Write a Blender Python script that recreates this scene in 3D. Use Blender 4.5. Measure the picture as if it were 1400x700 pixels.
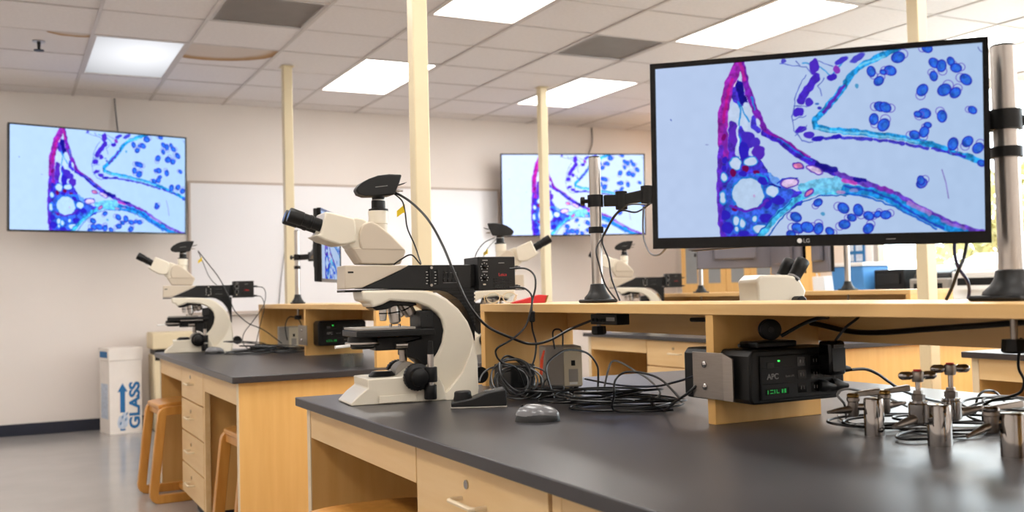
import bpy, bmesh, math, random
import numpy as np
from mathutils import Vector, Matrix, Euler

# ---------------------------------------------------------------- reset, camera, world, exposure
for _o in list(bpy.data.objects):
    bpy.data.objects.remove(_o, do_unlink=True)
scene = bpy.context.scene
COL = scene.collection
random.seed(7)
EYE = 1.057                      # camera height; x runs to the right, y away along the benches
YAW, PITCH, ROLL = 0.4696, 0.0364, -0.0243

cam_data = bpy.data.cameras.new('camera')
cam = bpy.data.objects.new('camera', cam_data)
COL.objects.link(cam)
cp, sp = math.cos(PITCH), math.sin(PITCH)
_r, _u, _f = Vector((1, 0, 0)), Vector((0, -sp, cp)), Vector((0, cp, sp))
cr, sr = math.cos(ROLL), math.sin(ROLL)
_r, _u = _r * cr + _u * sr, -_r * sr + _u * cr
_b = Vector((math.cos(YAW), math.sin(YAW), 0)); _a = Vector((-math.sin(YAW), math.cos(YAW), 0))
def _room(v): return Vector((v.dot(_b), v.dot(_a), v.z))
_m = Matrix((_room(_r), _room(_u), -_room(_f))).transposed().to_4x4()
_m.translation = (0, 0, EYE)
cam.matrix_world = _m
cam_data.sensor_width = 36.0
cam_data.lens = 35.207
cam_data.clip_start = 0.05
cam_data.dof.use_dof = True
cam_data.dof.focus_distance = 2.55
cam_data.dof.aperture_fstop = 4.5
scene.camera = cam

world = bpy.data.worlds.new('world'); scene.world = world; world.use_nodes = True
_bg = world.node_tree.nodes['Background']
_bg.inputs['Color'].default_value = (0.86, 0.93, 1.0, 1)
_bg.inputs['Strength'].default_value = 10.0
LAMP = 11.5                        # radiance of the ceiling diffusers
scene.view_settings.view_transform = 'Standard'
scene.view_settings.look = 'None'
scene.view_settings.gamma = 1.0
scene.view_settings.use_curve_mapping = False
scene.view_settings.exposure = 0.0
scene.cycles.use_denoising = True
scene.cycles.max_bounces = 8

# ---------------------------------------------------------------- helpers
def lin(c):
    return tuple(((v / 255) / 12.92 if v / 255 <= 0.04045 else ((v / 255 + 0.055) / 1.055) ** 2.4) for v in c) + (1.0,)

M = {}
def mat(name, rgb, rough=0.5, metal=0.0, noise=0.0, nscale=8.0, bump=0.0, bscale=60.0, stretch=None, emit=0.0, spec=0.5, coat=0.0, rgb2=None):
    m = bpy.data.materials.new(name); m.use_nodes = True
    nt = m.node_tree; p = nt.nodes['Principled BSDF']
    p.inputs['Base Color'].default_value = lin(rgb)
    p.inputs['Roughness'].default_value = rough
    p.inputs['Metallic'].default_value = metal
    p.inputs['Specular IOR Level'].default_value = spec
    p.inputs['Coat Weight'].default_value = coat
    if emit:
        p.inputs['Emission Color'].default_value = lin(rgb)
        p.inputs['Emission Strength'].default_value = emit
    tc = nt.nodes.new('ShaderNodeTexCoord')
    mp = nt.nodes.new('ShaderNodeMapping')
    nt.links.new(tc.outputs['Object'], mp.inputs['Vector'])
    if stretch: mp.inputs['Scale'].default_value = stretch
    if noise or rgb2:
        n = nt.nodes.new('ShaderNodeTexNoise'); n.inputs['Scale'].default_value = nscale; n.inputs['Detail'].default_value = 5
        nt.links.new(mp.outputs['Vector'], n.inputs['Vector'])
        r = nt.nodes.new('ShaderNodeValToRGB')
        c = lin(rgb)
        if rgb2: c0, c1 = lin(rgb2), c
        else:
            c0 = tuple(max(0, v * (1 - noise)) for v in c[:3]) + (1,); c1 = tuple(min(1, v * (1 + noise)) for v in c[:3]) + (1,)
        r.color_ramp.elements[0].position = 0.3; r.color_ramp.elements[0].color = c0
        r.color_ramp.elements[1].position = 0.7; r.color_ramp.elements[1].color = c1
        nt.links.new(n.outputs['Fac'], r.inputs['Fac'])
        nt.links.new(r.outputs['Color'], p.inputs['Base Color'])
    if bump:
        n2 = nt.nodes.new('ShaderNodeTexNoise'); n2.inputs['Scale'].default_value = bscale; n2.inputs['Detail'].default_value = 4
        nt.links.new(mp.outputs['Vector'], n2.inputs['Vector'])
        b = nt.nodes.new('ShaderNodeBump'); b.inputs['Strength'].default_value = bump; b.inputs['Distance'].default_value = 0.01
        nt.links.new(n2.outputs['Fac'], b.inputs['Height']); nt.links.new(b.outputs['Normal'], p.inputs['Normal'])
    M[name] = m
    return m

mat('wall_paint', (228, 219, 212), 0.75, noise=0.02, nscale=1.5, bump=0.05, bscale=180)
mat('tile', (234, 228, 226), 0.95, noise=0.03, nscale=40, bump=0.25, bscale=160)
mat('tee', (208, 200, 195), 0.55, noise=0.02)
mat('board_frame', (186, 170, 158), 0.4, noise=0.03)
mat('vent', (196, 190, 187), 0.6, noise=0.04)
mat('vinyl', (158, 154, 151), 0.16, noise=0.05, nscale=3, bump=0.02, bscale=3, spec=0.5)
mat('baseboard', (17, 25, 44), 0.45, noise=0.1)
mat('post_paint', (222, 206, 170), 0.4, noise=0.02)
mat('whiteboard', (232, 230, 232), 0.15, noise=0.01, nscale=2)
mat('aluminium', (196, 190, 184), 0.28, metal=1.0, noise=0.04, nscale=20)
mat('chrome', (172, 168, 165), 0.08, metal=1.0, noise=0.03, nscale=30)
mat('steel', (158, 150, 143), 0.32, metal=1.0, noise=0.05, nscale=25, stretch=(1, 1, 12))
mat('brass', (176, 142, 84), 0.3, metal=1.0, noise=0.08)
mat('stone', (50, 48, 51), 0.33, noise=0.10, nscale=5, bump=0.02, bscale=250, spec=0.5)
mat('maple', (232, 184, 112), 0.42, rgb2=(224, 172, 98), nscale=4.0, stretch=(9, 9, 0.7), bump=0.015, bscale=40)
mat('maple_pale', (232, 198, 146), 0.42, rgb2=(225, 187, 131), nscale=4.0, stretch=(6, 0.8, 9), bump=0.015, bscale=40)
mat('maple_long', (230, 188, 126), 0.4, rgb2=(221, 175, 110), nscale=4.0, stretch=(10, 0.6, 10), bump=0.015, bscale=40)
mat('stool_wood', (214, 152, 72), 0.35, rgb2=(198, 134, 58), nscale=6, stretch=(6, 6, 1), coat=0.2)
mat('handle', (226, 206, 172), 0.35, noise=0.02)
mat('cream', (226, 217, 198), 0.3, noise=0.015, coat=0.15)
mat('cream2', (206, 192, 172), 0.4, noise=0.015)
mat('black', (11, 11, 11), 0.42, noise=0.1, nscale=30, spec=0.32)
mat('black_gloss', (6, 6, 7), 0.14, noise=0.05, spec=0.3)
mat('charcoal', (25, 25, 25), 0.45, noise=0.06, nscale=30, spec=0.35)
mat('rubber', (11, 11, 11), 0.5, noise=0.1)
mat('cable', (9, 9, 10), 0.32, noise=0.08)
mat('cable_grey', (120, 118, 116), 0.4, noise=0.05)
mat('cable_blue', (22, 30, 84), 0.35, noise=0.08)
mat('yellow', (232, 200, 20), 0.6, noise=0.05)
mat('red', (206, 44, 50), 0.5, noise=0.1, nscale=20)
mat('orange', (232, 74, 30), 0.5, noise=0.05)
mat('logo_red', (205, 28, 36), 0.5, noise=0.02)
mat('print_white', (228, 226, 222), 0.6, noise=0.02)
mat('print_grey', (150, 148, 146), 0.6, noise=0.02)
mat('monitor_grey', (112, 110, 120), 0.4, noise=0.04)
mat('mouse_grey', (118, 118, 120), 0.25, noise=0.04, coat=0.3)
mat('psu_grey', (150, 143, 134), 0.5, noise=0.04)
mat('psu_beige', (206, 194, 168), 0.5, noise=0.04)
mat('cardboard', (232, 224, 216), 0.8, noise=0.03)
mat('print_blue', (28, 104, 160), 0.7, noise=0.05)
mat('print_pale', (190, 200, 215), 0.7, noise=0.15, nscale=40)
mat('beige', (224, 207, 172), 0.5, noise=0.03)
mat('bin_blue', (74, 140, 204), 0.45, noise=0.05)
mat('white_plastic', (236, 234, 230), 0.4, noise=0.02)
mat('grey_glass', (140, 142, 142), 0.1, noise=0.05)
mat('dark_screen', (14, 15, 18), 0.08, noise=0.1)
mat('led', (60, 255, 90), 0.4, emit=2.5, noise=0.01)
mat('lcd', (24, 170, 70), 0.4, emit=0.35, noise=0.1)
mat('foliage', (206, 186, 128), 0.6, rgb2=(140, 140, 84), nscale=3)
mat('bark', (110, 88, 66), 0.8, noise=0.2)
mat('paving', (216, 212, 206), 0.8, noise=0.08)
def diffuser_material():
    m = bpy.data.materials.new('diffuser'); m.use_nodes = True
    nt = m.node_tree; nt.nodes.clear()
    out = nt.nodes.new('ShaderNodeOutputMaterial'); e = nt.nodes.new('ShaderNodeEmission')
    e.inputs['Color'].default_value = (1.0, 0.965, 0.92, 1); e.inputs['Strength'].default_value = LAMP
    nt.links.new(e.outputs[0], out.inputs[0]); M['diffuser'] = m
diffuser_material()
def dim_diffuser():  # partly off lamp: dim panel, its bright highlight painted in as a radial gradient
    m = bpy.data.materials.new('dim_highlight_diffuser'); m.use_nodes = True
    nt = m.node_tree; nt.nodes.clear()
    out = nt.nodes.new('ShaderNodeOutputMaterial'); e = nt.nodes.new('ShaderNodeEmission')
    e.inputs['Color'].default_value = (0.95, 0.96, 1.0, 1)
    tc = nt.nodes.new('ShaderNodeTexCoord'); mp = nt.nodes.new('ShaderNodeMapping'); g = nt.nodes.new('ShaderNodeTexGradient'); g.gradient_type = 'SPHERICAL'
    mp.inputs['Location'].default_value = (-0.1, 0.15, 0); mp.inputs['Scale'].default_value = (1.7, 1.1, 1)
    nt.links.new(tc.outputs['Object'], mp.inputs['Vector']); nt.links.new(mp.outputs['Vector'], g.inputs['Vector'])
    mr = nt.nodes.new('ShaderNodeMapRange'); mr.inputs['To Min'].default_value = 0.5; mr.inputs['To Max'].default_value = 1.25
    nt.links.new(g.outputs['Fac'], mr.inputs['Value']); nt.links.new(mr.outputs[0], e.inputs['Strength'])
    nt.links.new(e.outputs[0], out.inputs[0]); M['dim_highlight_diffuser'] = m
dim_diffuser()
def glass_material():
    m = bpy.data.materials.new('glass'); m.use_nodes = True
    nt = m.node_tree; nt.nodes.clear()
    out = nt.nodes.new('ShaderNodeOutputMaterial'); t = nt.nodes.new('ShaderNodeBsdfTransparent'); g = nt.nodes.new('ShaderNodeBsdfGlossy')
    g.inputs['Roughness'].default_value = 0.02; t.inputs['Color'].default_value = (0.95, 0.97, 0.96, 1)
    lw = nt.nodes.new('ShaderNodeLayerWeight'); lw.inputs['Blend'].default_value = 0.5
    pw = nt.nodes.new('ShaderNodeMath'); pw.operation = 'POWER'; pw.inputs[1].default_value = 5.0; nt.links.new(lw.outputs['Facing'], pw.inputs[0])
    fr = nt.nodes.new('ShaderNodeMath'); fr.operation = 'MULTIPLY_ADD'; fr.inputs[1].default_value = 0.6; fr.inputs[2].default_value = 0.035; nt.links.new(pw.outputs[0], fr.inputs[0])
    mx = nt.nodes.new('ShaderNodeMixShader')
    nt.links.new(fr.outputs[0], mx.inputs[0]); nt.links.new(t.outputs[0], mx.inputs[1]); nt.links.new(g.outputs[0], mx.inputs[2])
    nt.links.new(mx.outputs[0], out.inputs[0]); M['glass'] = m
glass_material()

class MB:
    """collects shapes for one mesh"""
    def __init__(s): s.v = []; s.f = []
    def add(s, vs, fs):
        n = len(s.v); s.v += [tuple(v) for v in vs]; s.f += [tuple(i + n for i in f) for f in fs]; return s
    def box(s, lo, hi, rz=0.0):
        (x0, y0, z0), (x1, y1, z1) = lo, hi
        vs = [(x0, y0, z0), (x1, y0, z0), (x1, y1, z0), (x0, y1, z0), (x0, y0, z1), (x1, y0, z1), (x1, y1, z1), (x0, y1, z1)]
        if rz:
            cx, cy = (x0 + x1) / 2, (y0 + y1) / 2; c, q = math.cos(rz), math.sin(rz)
            vs = [(cx + (x - cx) * c - (y - cy) * q, cy + (x - cx) * q + (y - cy) * c, z) for x, y, z in vs]
        return s.add(vs, [(0, 3, 2, 1), (4, 5, 6, 7), (0, 1, 5, 4), (1, 2, 6, 5), (2, 3, 7, 6), (3, 0, 4, 7)])
    def prism(s, pts, y0, y1, half=None):
        """outline in x,z extruded along y; half(x,z) scales y"""
        n = len(pts); area = sum(pts[i][0] * pts[(i + 1) % n][1] - pts[(i + 1) % n][0] * pts[i][1] for i in range(n))
        if area < 0: pts = pts[::-1]
        h = half or (lambda x, z: 1.0)
        vs = [(x, y0 * h(x, z), z) for x, z in pts] + [(x, y1 * h(x, z), z) for x, z in pts]
        return s.add(vs, [tuple(range(n)), tuple(range(2 * n - 1, n - 1, -1))] + [(i, i + n, (i + 1) % n + n, (i + 1) % n) for i in range(n)])
    def lathe(s, prof, p0, p1, n=20):
        """prof: list of (t metres along axis from p0, radius)"""
        p0 = Vector(p0); d = (Vector(p1) - p0).normalized()
        a = d.orthogonal().normalized(); b = d.cross(a)
        vs = []; fs = []
        for t, r in prof:
            for k in range(n):
                th = 2 * math.pi * k / n
                vs.append(p0 + d * t + (a * math.cos(th) + b * math.sin(th)) * max(r, 1e-5))
        for i in range(len(prof) - 1):
            for k in range(n):
                k2 = (k + 1) % n
                fs.append((i * n + k, i * n + k2, (i + 1) * n + k2, (i + 1) * n + k))
        fs.append(tuple(range(n - 1, -1, -1))); e = (len(prof) - 1) * n
        fs.append(tuple(range(e, e + n)))
        return s.add(vs, fs)
    def cyl(s, p0, p1, r, r1=None, n=20):
        L = (Vector(p1) - Vector(p0)).length
        return s.lathe([(0, r), (L, r if r1 is None else r1)], p0, p1, n)
    def tube(s, pts, r, n=8, closed=False):
        P = [Vector(p) for p in pts]; vs = []; fs = []; N = len(P); prev = None
        for i in range(N):
            d = (P[(i + 1) % N] - P[i - 1]) if closed else (P[min(i + 1, N - 1)] - P[max(i - 1, 0)])
            d.normalize()
            if prev is None: a = d.orthogonal().normalized()
            else:
                a = prev - d * prev.dot(d)
                a = a.normalized() if a.length > 1e-6 else d.orthogonal().normalized()
            prev = a; b = d.cross(a)
            for k in range(n):
                th = 2 * math.pi * k / n; vs.append(P[i] + (a * math.cos(th) + b * math.sin(th)) * r)
        for i in range(N if closed else N - 1):
            j = (i + 1) % N
            for k in range(n):
                k2 = (k + 1) % n; fs.append((i * n + k, i * n + k2, j * n + k2, j * n + k))
        if not closed:
            fs.append(tuple(range(n - 1, -1, -1))); fs.append(tuple(range((N - 1) * n, N * n)))
        return s.add(vs, fs)
    def ball(s, c, rx, ry=None, rz=None, n=16, m=10):
        ry = ry or rx; rz = rz or rx; vs = [(c[0], c[1], c[2] - rz)]; fs = []
        for i in range(1, m):
            ph = -math.pi / 2 + math.pi * i / m
            for k in range(n):
                th = 2 * math.pi * k / n
                vs.append((c[0] + rx * math.cos(ph) * math.cos(th), c[1] + ry * math.cos(ph) * math.sin(th), c[2] + rz * math.sin(ph)))
        vs.append((c[0], c[1], c[2] + rz)); L = len(vs) - 1
        for k in range(n):
            k2 = (k + 1) % n
            fs.append((0, 1 + k2, 1 + k)); fs.append((L, L - n + k, L - n + k2))
            for i in range(m - 2): fs.append((1 + i * n + k, 1 + i * n + k2, 1 + (i + 1) * n + k2, 1 + (i + 1) * n + k))
        return s.add(vs, fs)
    def mesh(s, name, sharp=38):
        me = bpy.data.meshes.new(name); me.from_pydata(s.v, [], s.f); me.update()
        me.shade_smooth(); me.set_sharp_from_angle(angle=math.radians(sharp))
        return me
    def build(s, name, material, parent=None, bevel=0.0, seg=2, sharp=38):
        me = s.mesh(name, sharp); me.materials.append(M[material])
        o = bpy.data.objects.new(name, me); COL.objects.link(o); o.parent = parent
        if bevel:
            b = o.modifiers.new('bevel', 'BEVEL'); b.width = bevel; b.segments = seg; b.limit_method = 'ANGLE'; b.angle_limit = math.radians(40)
            b.harden_normals = False
        return o

def tag(o, label, cat, group=None, kind=None):
    if label: o['label'] = label
    if cat: o['category'] = cat
    if group: o['group'] = group
    if kind: o['kind'] = kind
    return o
def structure(o): o['kind'] = 'structure'; return o
def thing(name, label, cat, loc=(0, 0, 0), rz=0.0, group=None):
    o = bpy.data.objects.new(name, None); COL.objects.link(o); o.empty_display_size = 0.1
    o.location = loc; o.rotation_euler = (0, 0, rz)
    return tag(o, label, cat, group)
def copy_tree(o, parent=None):
    c = o.copy(); COL.objects.link(c); c.parent = parent
    for ch in list(o.children): copy_tree(ch, c)
    return c
def dup(o, loc, rz, label):
    c = copy_tree(o); c.location = loc; c.rotation_euler = (0, 0, rz); c['label'] = label; return c
def smooth_path(pts, k=8):
    P = [Vector(p) for p in pts]; out = []
    for i in range(len(P) - 1):
        a = P[max(i - 1, 0)]; b = P[i]; c = P[i + 1]; d = P[min(i + 2, len(P) - 1)]
        for j in range(k):
            t = j / k
            out.append(0.5 * ((2 * b) + (c - a) * t + (2 * a - 5 * b + 4 * c - d) * t * t + (3 * b - a - 3 * c + d) * t ** 3))
    out.append(P[-1]); return out
def text(name, s, size, material, parent, loc, rot, extrude=0.0004, align='LEFT', bold=0.0):
    cu = bpy.data.curves.new(name, 'FONT'); cu.body = s; cu.size = size; cu.extrude = extrude; cu.align_x = align; cu.offset = bold
    t = bpy.data.objects.new(name, cu); COL.objects.link(t)
    bpy.context.view_layer.update()
    me = bpy.data.meshes.new_from_object(t.evaluated_get(bpy.context.evaluated_depsgraph_get()))
    bpy.data.objects.remove(t, do_unlink=True); bpy.data.curves.remove(cu)
    me.materials.clear(); me.materials.append(M[material])
    o = bpy.data.objects.new(name, me); COL.objects.link(o); o.parent = parent; o.location = loc; o.rotation_euler = rot
    return o
def cable(pts, r, label, material='cable', cat='cable', name='cable', group=None, n=8, k=8):
    mb = MB().tube(smooth_path(pts, k), r, n)
    return tag(mb.build(name, material), label, cat, group)

# ================================================================ the room
XL, XR, YN, YB, HC = -2.6, 6.615, -3.0, 9.04, 2.79
structure(MB().box((XL, YN, -0.1), (XR, YB, 0)).build('floor', 'vinyl'))
structure(MB().box((XL - 0.15, YB, -0.1), (XR + 0.15, YB + 0.15, 3.0)).build('wall_back', 'wall_paint'))
structure(MB().box((XL - 0.15, YN, -0.1), (XL, YB, 3.0)).build('wall_left', 'wall_paint'))
structure(MB().box((XL - 0.15, YN - 0.15, -0.1), (XR + 0.15, YN, 3.0)).build('wall_front', 'wall_paint'))
WY0, WY1, WZ0, WZ1 = -1.2, 6.24, 0.98, 2.58
wr = MB()
wr.box((XR, YN, -0.1), (XR + 0.15, WY0, 3.0)); wr.box((XR, WY1, -0.1), (XR + 0.15, YB, 3.0))
wr.box((XR, WY0, -0.1), (XR + 0.15, WY1, WZ0)); wr.box((XR, WY0, WZ1), (XR + 0.15, WY1, 3.0))
structure(wr.build('wall_right', 'wall_paint'))
structure(MB().box((XL, YB - 0.012, 0), (XR, YB, 0.095)).build('baseboard_back', 'baseboard'))
structure(MB().box((XL, YN, 0), (XL + 0.012, YB - 0.012, 0.095)).build('baseboard_left', 'baseboard'))

win = structure(thing('window_1', None, None, (XR, 0, 0)))
NB = 6
bw = (WY1 - WY0) / NB
fr = MB()
fr.box((0.02, WY0, WZ0), (0.10, WY1, WZ0 + 0.05)); fr.box((0.02, WY0, WZ1 - 0.06), (0.10, WY1, WZ1))
for i in range(NB + 1):
    y = min(max(WY0 + i * bw, WY0 + 0.025), WY1 - 0.025)
    fr.box((0.021, y - 0.025, WZ0), (0.099, y + 0.025, WZ1))
fr.build('window_frame', 'aluminium', win)
for i in range(NB):
    MB().box((0.055, WY0 + i * bw + 0.026, WZ0 + 0.051), (0.061, WY0 + (i + 1) * bw - 0.026, WZ1 - 0.061)).build('pane', 'glass', win)
MB().box((-0.04, WY0, WZ0 - 0.02), (0.02, WY1, WZ0)).build('window_sill', 'white_plastic', win)

# ---- ceiling: grid of tiles on tee bars
ceil = structure(MB().box((XL, YN, HC + 0.03), (XR, YB, HC + 0.1)).build('ceiling', 'tile'))
P = 0.61; X0, Y0 = 0.515, 6.927
kx = list(range(-2, 10)); ky = list(range(-9, 4))
light_cells = {}
lights = []
for c, k in enumerate((-3, 0, 3, 6, 9)):
    for r, j in enumerate((0, -4, -8, -12, -15)):
        if (k, j) == (-3, -15): continue
        lights.append((k, j)); light_cells[(k, j)] = light_cells[(k, j + 1)] = 1
vents = {(1, -2), (5, -2)}
stained = {(1, 0): 'a', (-1, 0): 'b'}
def stain_material(name, c, r, w, elong):
    m = mat(name, (234, 228, 226), 0.95, bump=0.25, bscale=160)
    nt = m.node_tree; p = nt.nodes['Principled BSDF']
    tc = nt.nodes.new('ShaderNodeTexCoord'); mp = nt.nodes.new('ShaderNodeMapping'); mp.vector_type = 'TEXTURE'
    mp.inputs['Location'].default_value = c; mp.inputs['Scale'].default_value = (r * elong, r, 1)
    nz = nt.nodes.new('ShaderNodeTexNoise'); nz.inputs['Scale'].default_value = 9
    ad = nt.nodes.new('ShaderNodeMixRGB'); ad.blend_type = 'ADD'; ad.inputs[0].default_value = 0.04
    nt.links.new(tc.outputs['Object'], nz.inputs['Vector']); nt.links.new(tc.outputs['Object'], ad.inputs[1]); nt.links.new(nz.outputs['Color'], ad.inputs[2])
    nt.links.new(ad.outputs[0], mp.inputs['Vector'])
    ln = nt.nodes.new('ShaderNodeVectorMath'); ln.operation = 'LENGTH'; nt.links.new(mp.outputs[0], ln.inputs[0])
    rp = nt.nodes.new('ShaderNodeValToRGB'); e = rp.color_ramp.elements
    cl, br = lin((234, 228, 226)), lin((172, 130, 86))
    e[0].position = 0.0; e[0].color = lin((216, 204, 194)); e[1].position = 1.0; e[1].color = cl
    for pos, col in ((0.78 - w, lin((214, 200, 188))), (0.80, lin((186, 148, 106))), (0.90, br), (0.93, cl)):
        x = e.new(pos); x.color = col
    nt.links.new(ln.outputs['Value'], rp.inputs[0]); nt.links.new(rp.outputs[0], p.inputs['Base Color'])
    return m
stain_material('stained_tile_ring', (-0.12, -0.30, 0), 0.52, 0.1, 1.05)
stain_material('stained_tile_corner', (0.22, -0.30, 0), 0.15, 0.3, 1.3)
tile_mesh = MB().box((-0.298, -0.298, 0), (0.298, 0.298, 0.016)).mesh('ceiling_tile'); tile_mesh.materials.append(M['tile'])
half_mesh = MB().box((-0.298, -0.298, 0), (0.298, -0.03, 0.016)).mesh('ceiling_tile'); half_mesh.materials.append(M['tile'])
tile_a = tile_mesh.copy(); tile_a.materials.clear(); tile_a.materials.append(M['stained_tile_ring'])
tile_b = tile_mesh.copy(); tile_b.materials.clear(); tile_b.materials.append(M['stained_tile_corner'])
for k in kx:
    for j in ky:
        if (k, j) in light_cells or (k, j) in vents: continue
        me = half_mesh if j == 3 else {None: tile_mesh, 'a': tile_a, 'b': tile_b}[stained.get((k, j))]
        o = bpy.data.objects.new('ceiling_tile', me); COL.objects.link(o); o.parent = ceil
        o.location = (X0 + (k + 0.5) * P, Y0 + (j + 0.5) * P, HC + random.uniform(-0.0015, 0.002))
        if me in (tile_a, tile_b): o['label'] = 'ceiling tile with a brown water stain'
ya, yb = Y0 + ky[0] * P, YB
xa, xb = X0 + kx[0] * P, XR
for k in range(kx[0], kx[-1] + 2):
    x = X0 + k * P
    MB().box((x - 0.0105, ya, HC - 0.006), (x + 0.0105, yb, HC - 0.002)).box((x - 0.002, ya, HC - 0.002), (x + 0.002, yb, HC + 0.03)).build('ceiling_tee', 'tee', ceil)
cross = MB().box((-P / 2 + 0.012, -0.0065, -0.004), (P / 2 - 0.012, 0.0065, -0.001)).box((-P / 2 + 0.002, -0.002, -0.002), (P / 2 - 0.002, 0.002, 0.03)).mesh('cross_tee'); cross.materials.append(M['tee'])
for j in range(ky[0], ky[-1] + 1):
    for k in kx:
        if (k, j - 1) in lights: continue                      # inside a two-cell light
        o = bpy.data.objects.new('cross_tee', cross); COL.objects.link(o); o.parent = ceil; o.location = (X0 + (k + 0.5) * P, Y0 + j * P, HC)
light_names = {(0, 0): 'dim bluish recessed ceiling light above the left wall television',
 (3, 0): 'bright recessed ceiling light left of the thick cream post, nearest the back wall',
 (3, -4): 'large bright ceiling light at the top edge right of the thick cream post',
 (6, 0): 'bright ceiling light right above the far television on the back wall',
 (6, -4): 'long bright ceiling light above the big monitor',
 (9, -4): 'bright ceiling light in the top right corner beside the window wall'}
cn = {-3: 'first', 0: 'second', 3: 'third', 6: 'fourth', 9: 'fifth'}; rn = {0: 'back', -4: 'second', -8: 'third', -12: 'fourth', -15: 'front'}
def troffer(k, j):
    cx, cy = X0 + (k + 0.5) * P, Y0 + (j + 1) * P
    lab = light_names.get((k, j), 'recessed ceiling light in the %s column from the left, %s row' % (cn[k], rn[j]))
    t = thing('ceiling_light', lab, 'ceiling light', (cx, cy, HC), 0, 'recessed fluorescent ceiling lights')
    f = MB(); a, b = 0.297, 0.602
    f.box((-a, -b, -0.004), (-a + 0.022, b, 0.02)); f.box((a - 0.022, -b, -0.004), (a, b, 0.02))
    f.box((-a + 0.022, -b, -0.004), (a - 0.022, -b + 0.022, 0.02)); f.box((-a + 0.022, b - 0.022, -0.004), (a - 0.022, b, 0.02))
    f.build('frame', 'tee', t)
    MB().box((-a + 0.022, -b + 0.022, 0.004), (a - 0.022, b - 0.022, 0.010)).build('diffuser', 'dim_highlight_diffuser' if (k, j) == (0, 0) else 'diffuser', t)
for kj in lights: troffer(*kj)
for (k, j), lab in (((1, -2), 'grey ceiling air vent at the top edge near the stained tile'), ((5, -2), 'grey ceiling air vent left of the big monitor top corner')):
    t = thing('ceiling_vent', lab, 'air vent', (X0 + (k + 0.5) * P, Y0 + (j + 0.5) * P, HC), 0, 'ceiling air vents')
    MB().box((-0.296, -0.296, 0.004), (0.296, 0.296, 0.012)).build('backing', 'vent', t)
    f = MB()
    for s in (-1, 1):
        f.box((s * 0.285 - 0.011, -0.296, -0.004), (s * 0.285 + 0.011, 0.296, 0.004)); f.box((-0.274, s * 0.285 - 0.011, -0.004), (0.274, s * 0.285 + 0.011, 0.004))
    f.build('frame', 'vent', t)
    for i in range(13):
        y = -0.25 + i * 0.0417
        MB().add([(-0.272, y, -0.003), (0.272, y, -0.003), (0.272, y + 0.024, 0.004), (-0.272, y + 0.024, 0.004)], [(0, 1, 2, 3), (3, 2, 1, 0)]).build('slat', 'vent', t)
t = thing('fire_sprinkler', 'small pendant fire sprinkler hanging from the ceiling at top left', 'sprinkler', (0.211, 7.234, HC))
MB().cyl((0, 0, 0), (0, 0, -0.006), 0.04).build('escutcheon', 'aluminium', t)
MB().cyl((0, 0, -0.006), (0, 0, -0.06), 0.012, 0.009).build('body', 'charcoal', t)
MB().cyl((0, 0, -0.06), (0, 0, -0.065), 0.032).build('deflector', 'charcoal', t)

# ---- cream posts from floor to ceiling
for x, y, lab, w in ((1.378, 3.45, 'thick cream post behind the nearest microscope', 0.030), (1.89, 7.37, 'slim cream post in front of the whiteboard', 0.034),
                  (4.065, 7.38, 'slim cream post crossing the far television', 0.034), (4.02, 3.45, 'cream post rising behind the big monitor at right', 0.034)):
    t = thing('utility_post', lab, 'post', (x, y, 0), 0, 'cream utility posts')
    MB().box((-w, -w, 0), (w, w, HC - 0.006)).build('shaft', 'post_paint', t, bevel=0.006, seg=3)
    MB().box((-w * 1.35, -w * 1.35, HC - 0.012), (w * 1.35, w * 1.35, HC - 0.005)).build('ceiling_collar', 'post_paint', t, bevel=0.002)
    MB().box((-w * 1.4, -w * 1.4, 0.0), (w * 1.4, w * 1.4, 0.012)).build('floor_plate', 'post_paint', t, bevel=0.002)

# ---- whiteboard
t = thing('whiteboard', 'long white board with thin frame on the back wall', 'whiteboard', (1.43, YB, 0.93))
WBW, WBH = 3.02, 1.17
MB().box((0.02, -0.016, 0.02), (WBW - 0.02, -0.001, WBH - 0.02)).build('writing_surface', 'whiteboard', t)
f = MB(); f.box((0, -0.022, 0), (WBW, -0.001, 0.02)); f.box((0, -0.022, WBH - 0.02), (WBW, -0.001, WBH)); f.box((0, -0.022, 0.02), (0.02, -0.001, WBH - 0.02)); f.box((WBW - 0.02, -0.022, 0.02), (WBW, -0.001, WBH - 0.02))
f.build('frame', 'board_frame', t)
MB().box((0.2, -0.075, -0.012), (WBW - 0.2, -0.022, 0.0)).build('pen_tray', 'aluminium', t, bevel=0.003)

# ---- outside the window
structure(MB().box((XR + 0.16, -12, -0.3), (40, 30, -0.2)).build('ground', 'paving'))
def shrub(x, y, h, r, lab, seed, mname='foliage'):
    rnd = random.Random(seed)
    t = thing('garden_tree', lab, 'tree', (x, y, -0.2))
    MB().tube([(0, 0, 0), (0.05, 0.02, h * 0.35), (0, 0.06, h * 0.7)], 0.06, 8).build('trunk', 'bark', t)
    vs = []; fs = []
    for i in range(2600):
        d = Vector((rnd.gauss(0, 1), rnd.gauss(0, 1), rnd.gauss(0, 1))).normalized() * r * rnd.random() ** 0.4
        c = Vector((d.x, d.y, h * 0.62 + d.z * 0.9)); a = Vector((rnd.gauss(0, 1), rnd.gauss(0, 1), rnd.gauss(0, 1))).normalized(); b = a.orthogonal().normalized()
        L = rnd.uniform(0.05, 0.10); q = a.cross(b)
        n = len(vs); vs += [c - b * L, c + q * L * 0.45 + a * L * 0.1, c + b * L, c - q * L * 0.45 + a * L * 0.1]; fs.append((n, n + 1, n + 2, n + 3))
    o = MB().add(vs, fs).build('foliage', mname, t); o['kind'] = 'stuff'
shrub(9.2, 6.6, 2.6, 1.0, 'yellow green tree seen through the window beside the monitor pole', 3)
shrub(8.6, 4.2, 2.2, 0.8, 'yellow green tree outside the window at the right edge', 5)

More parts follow.
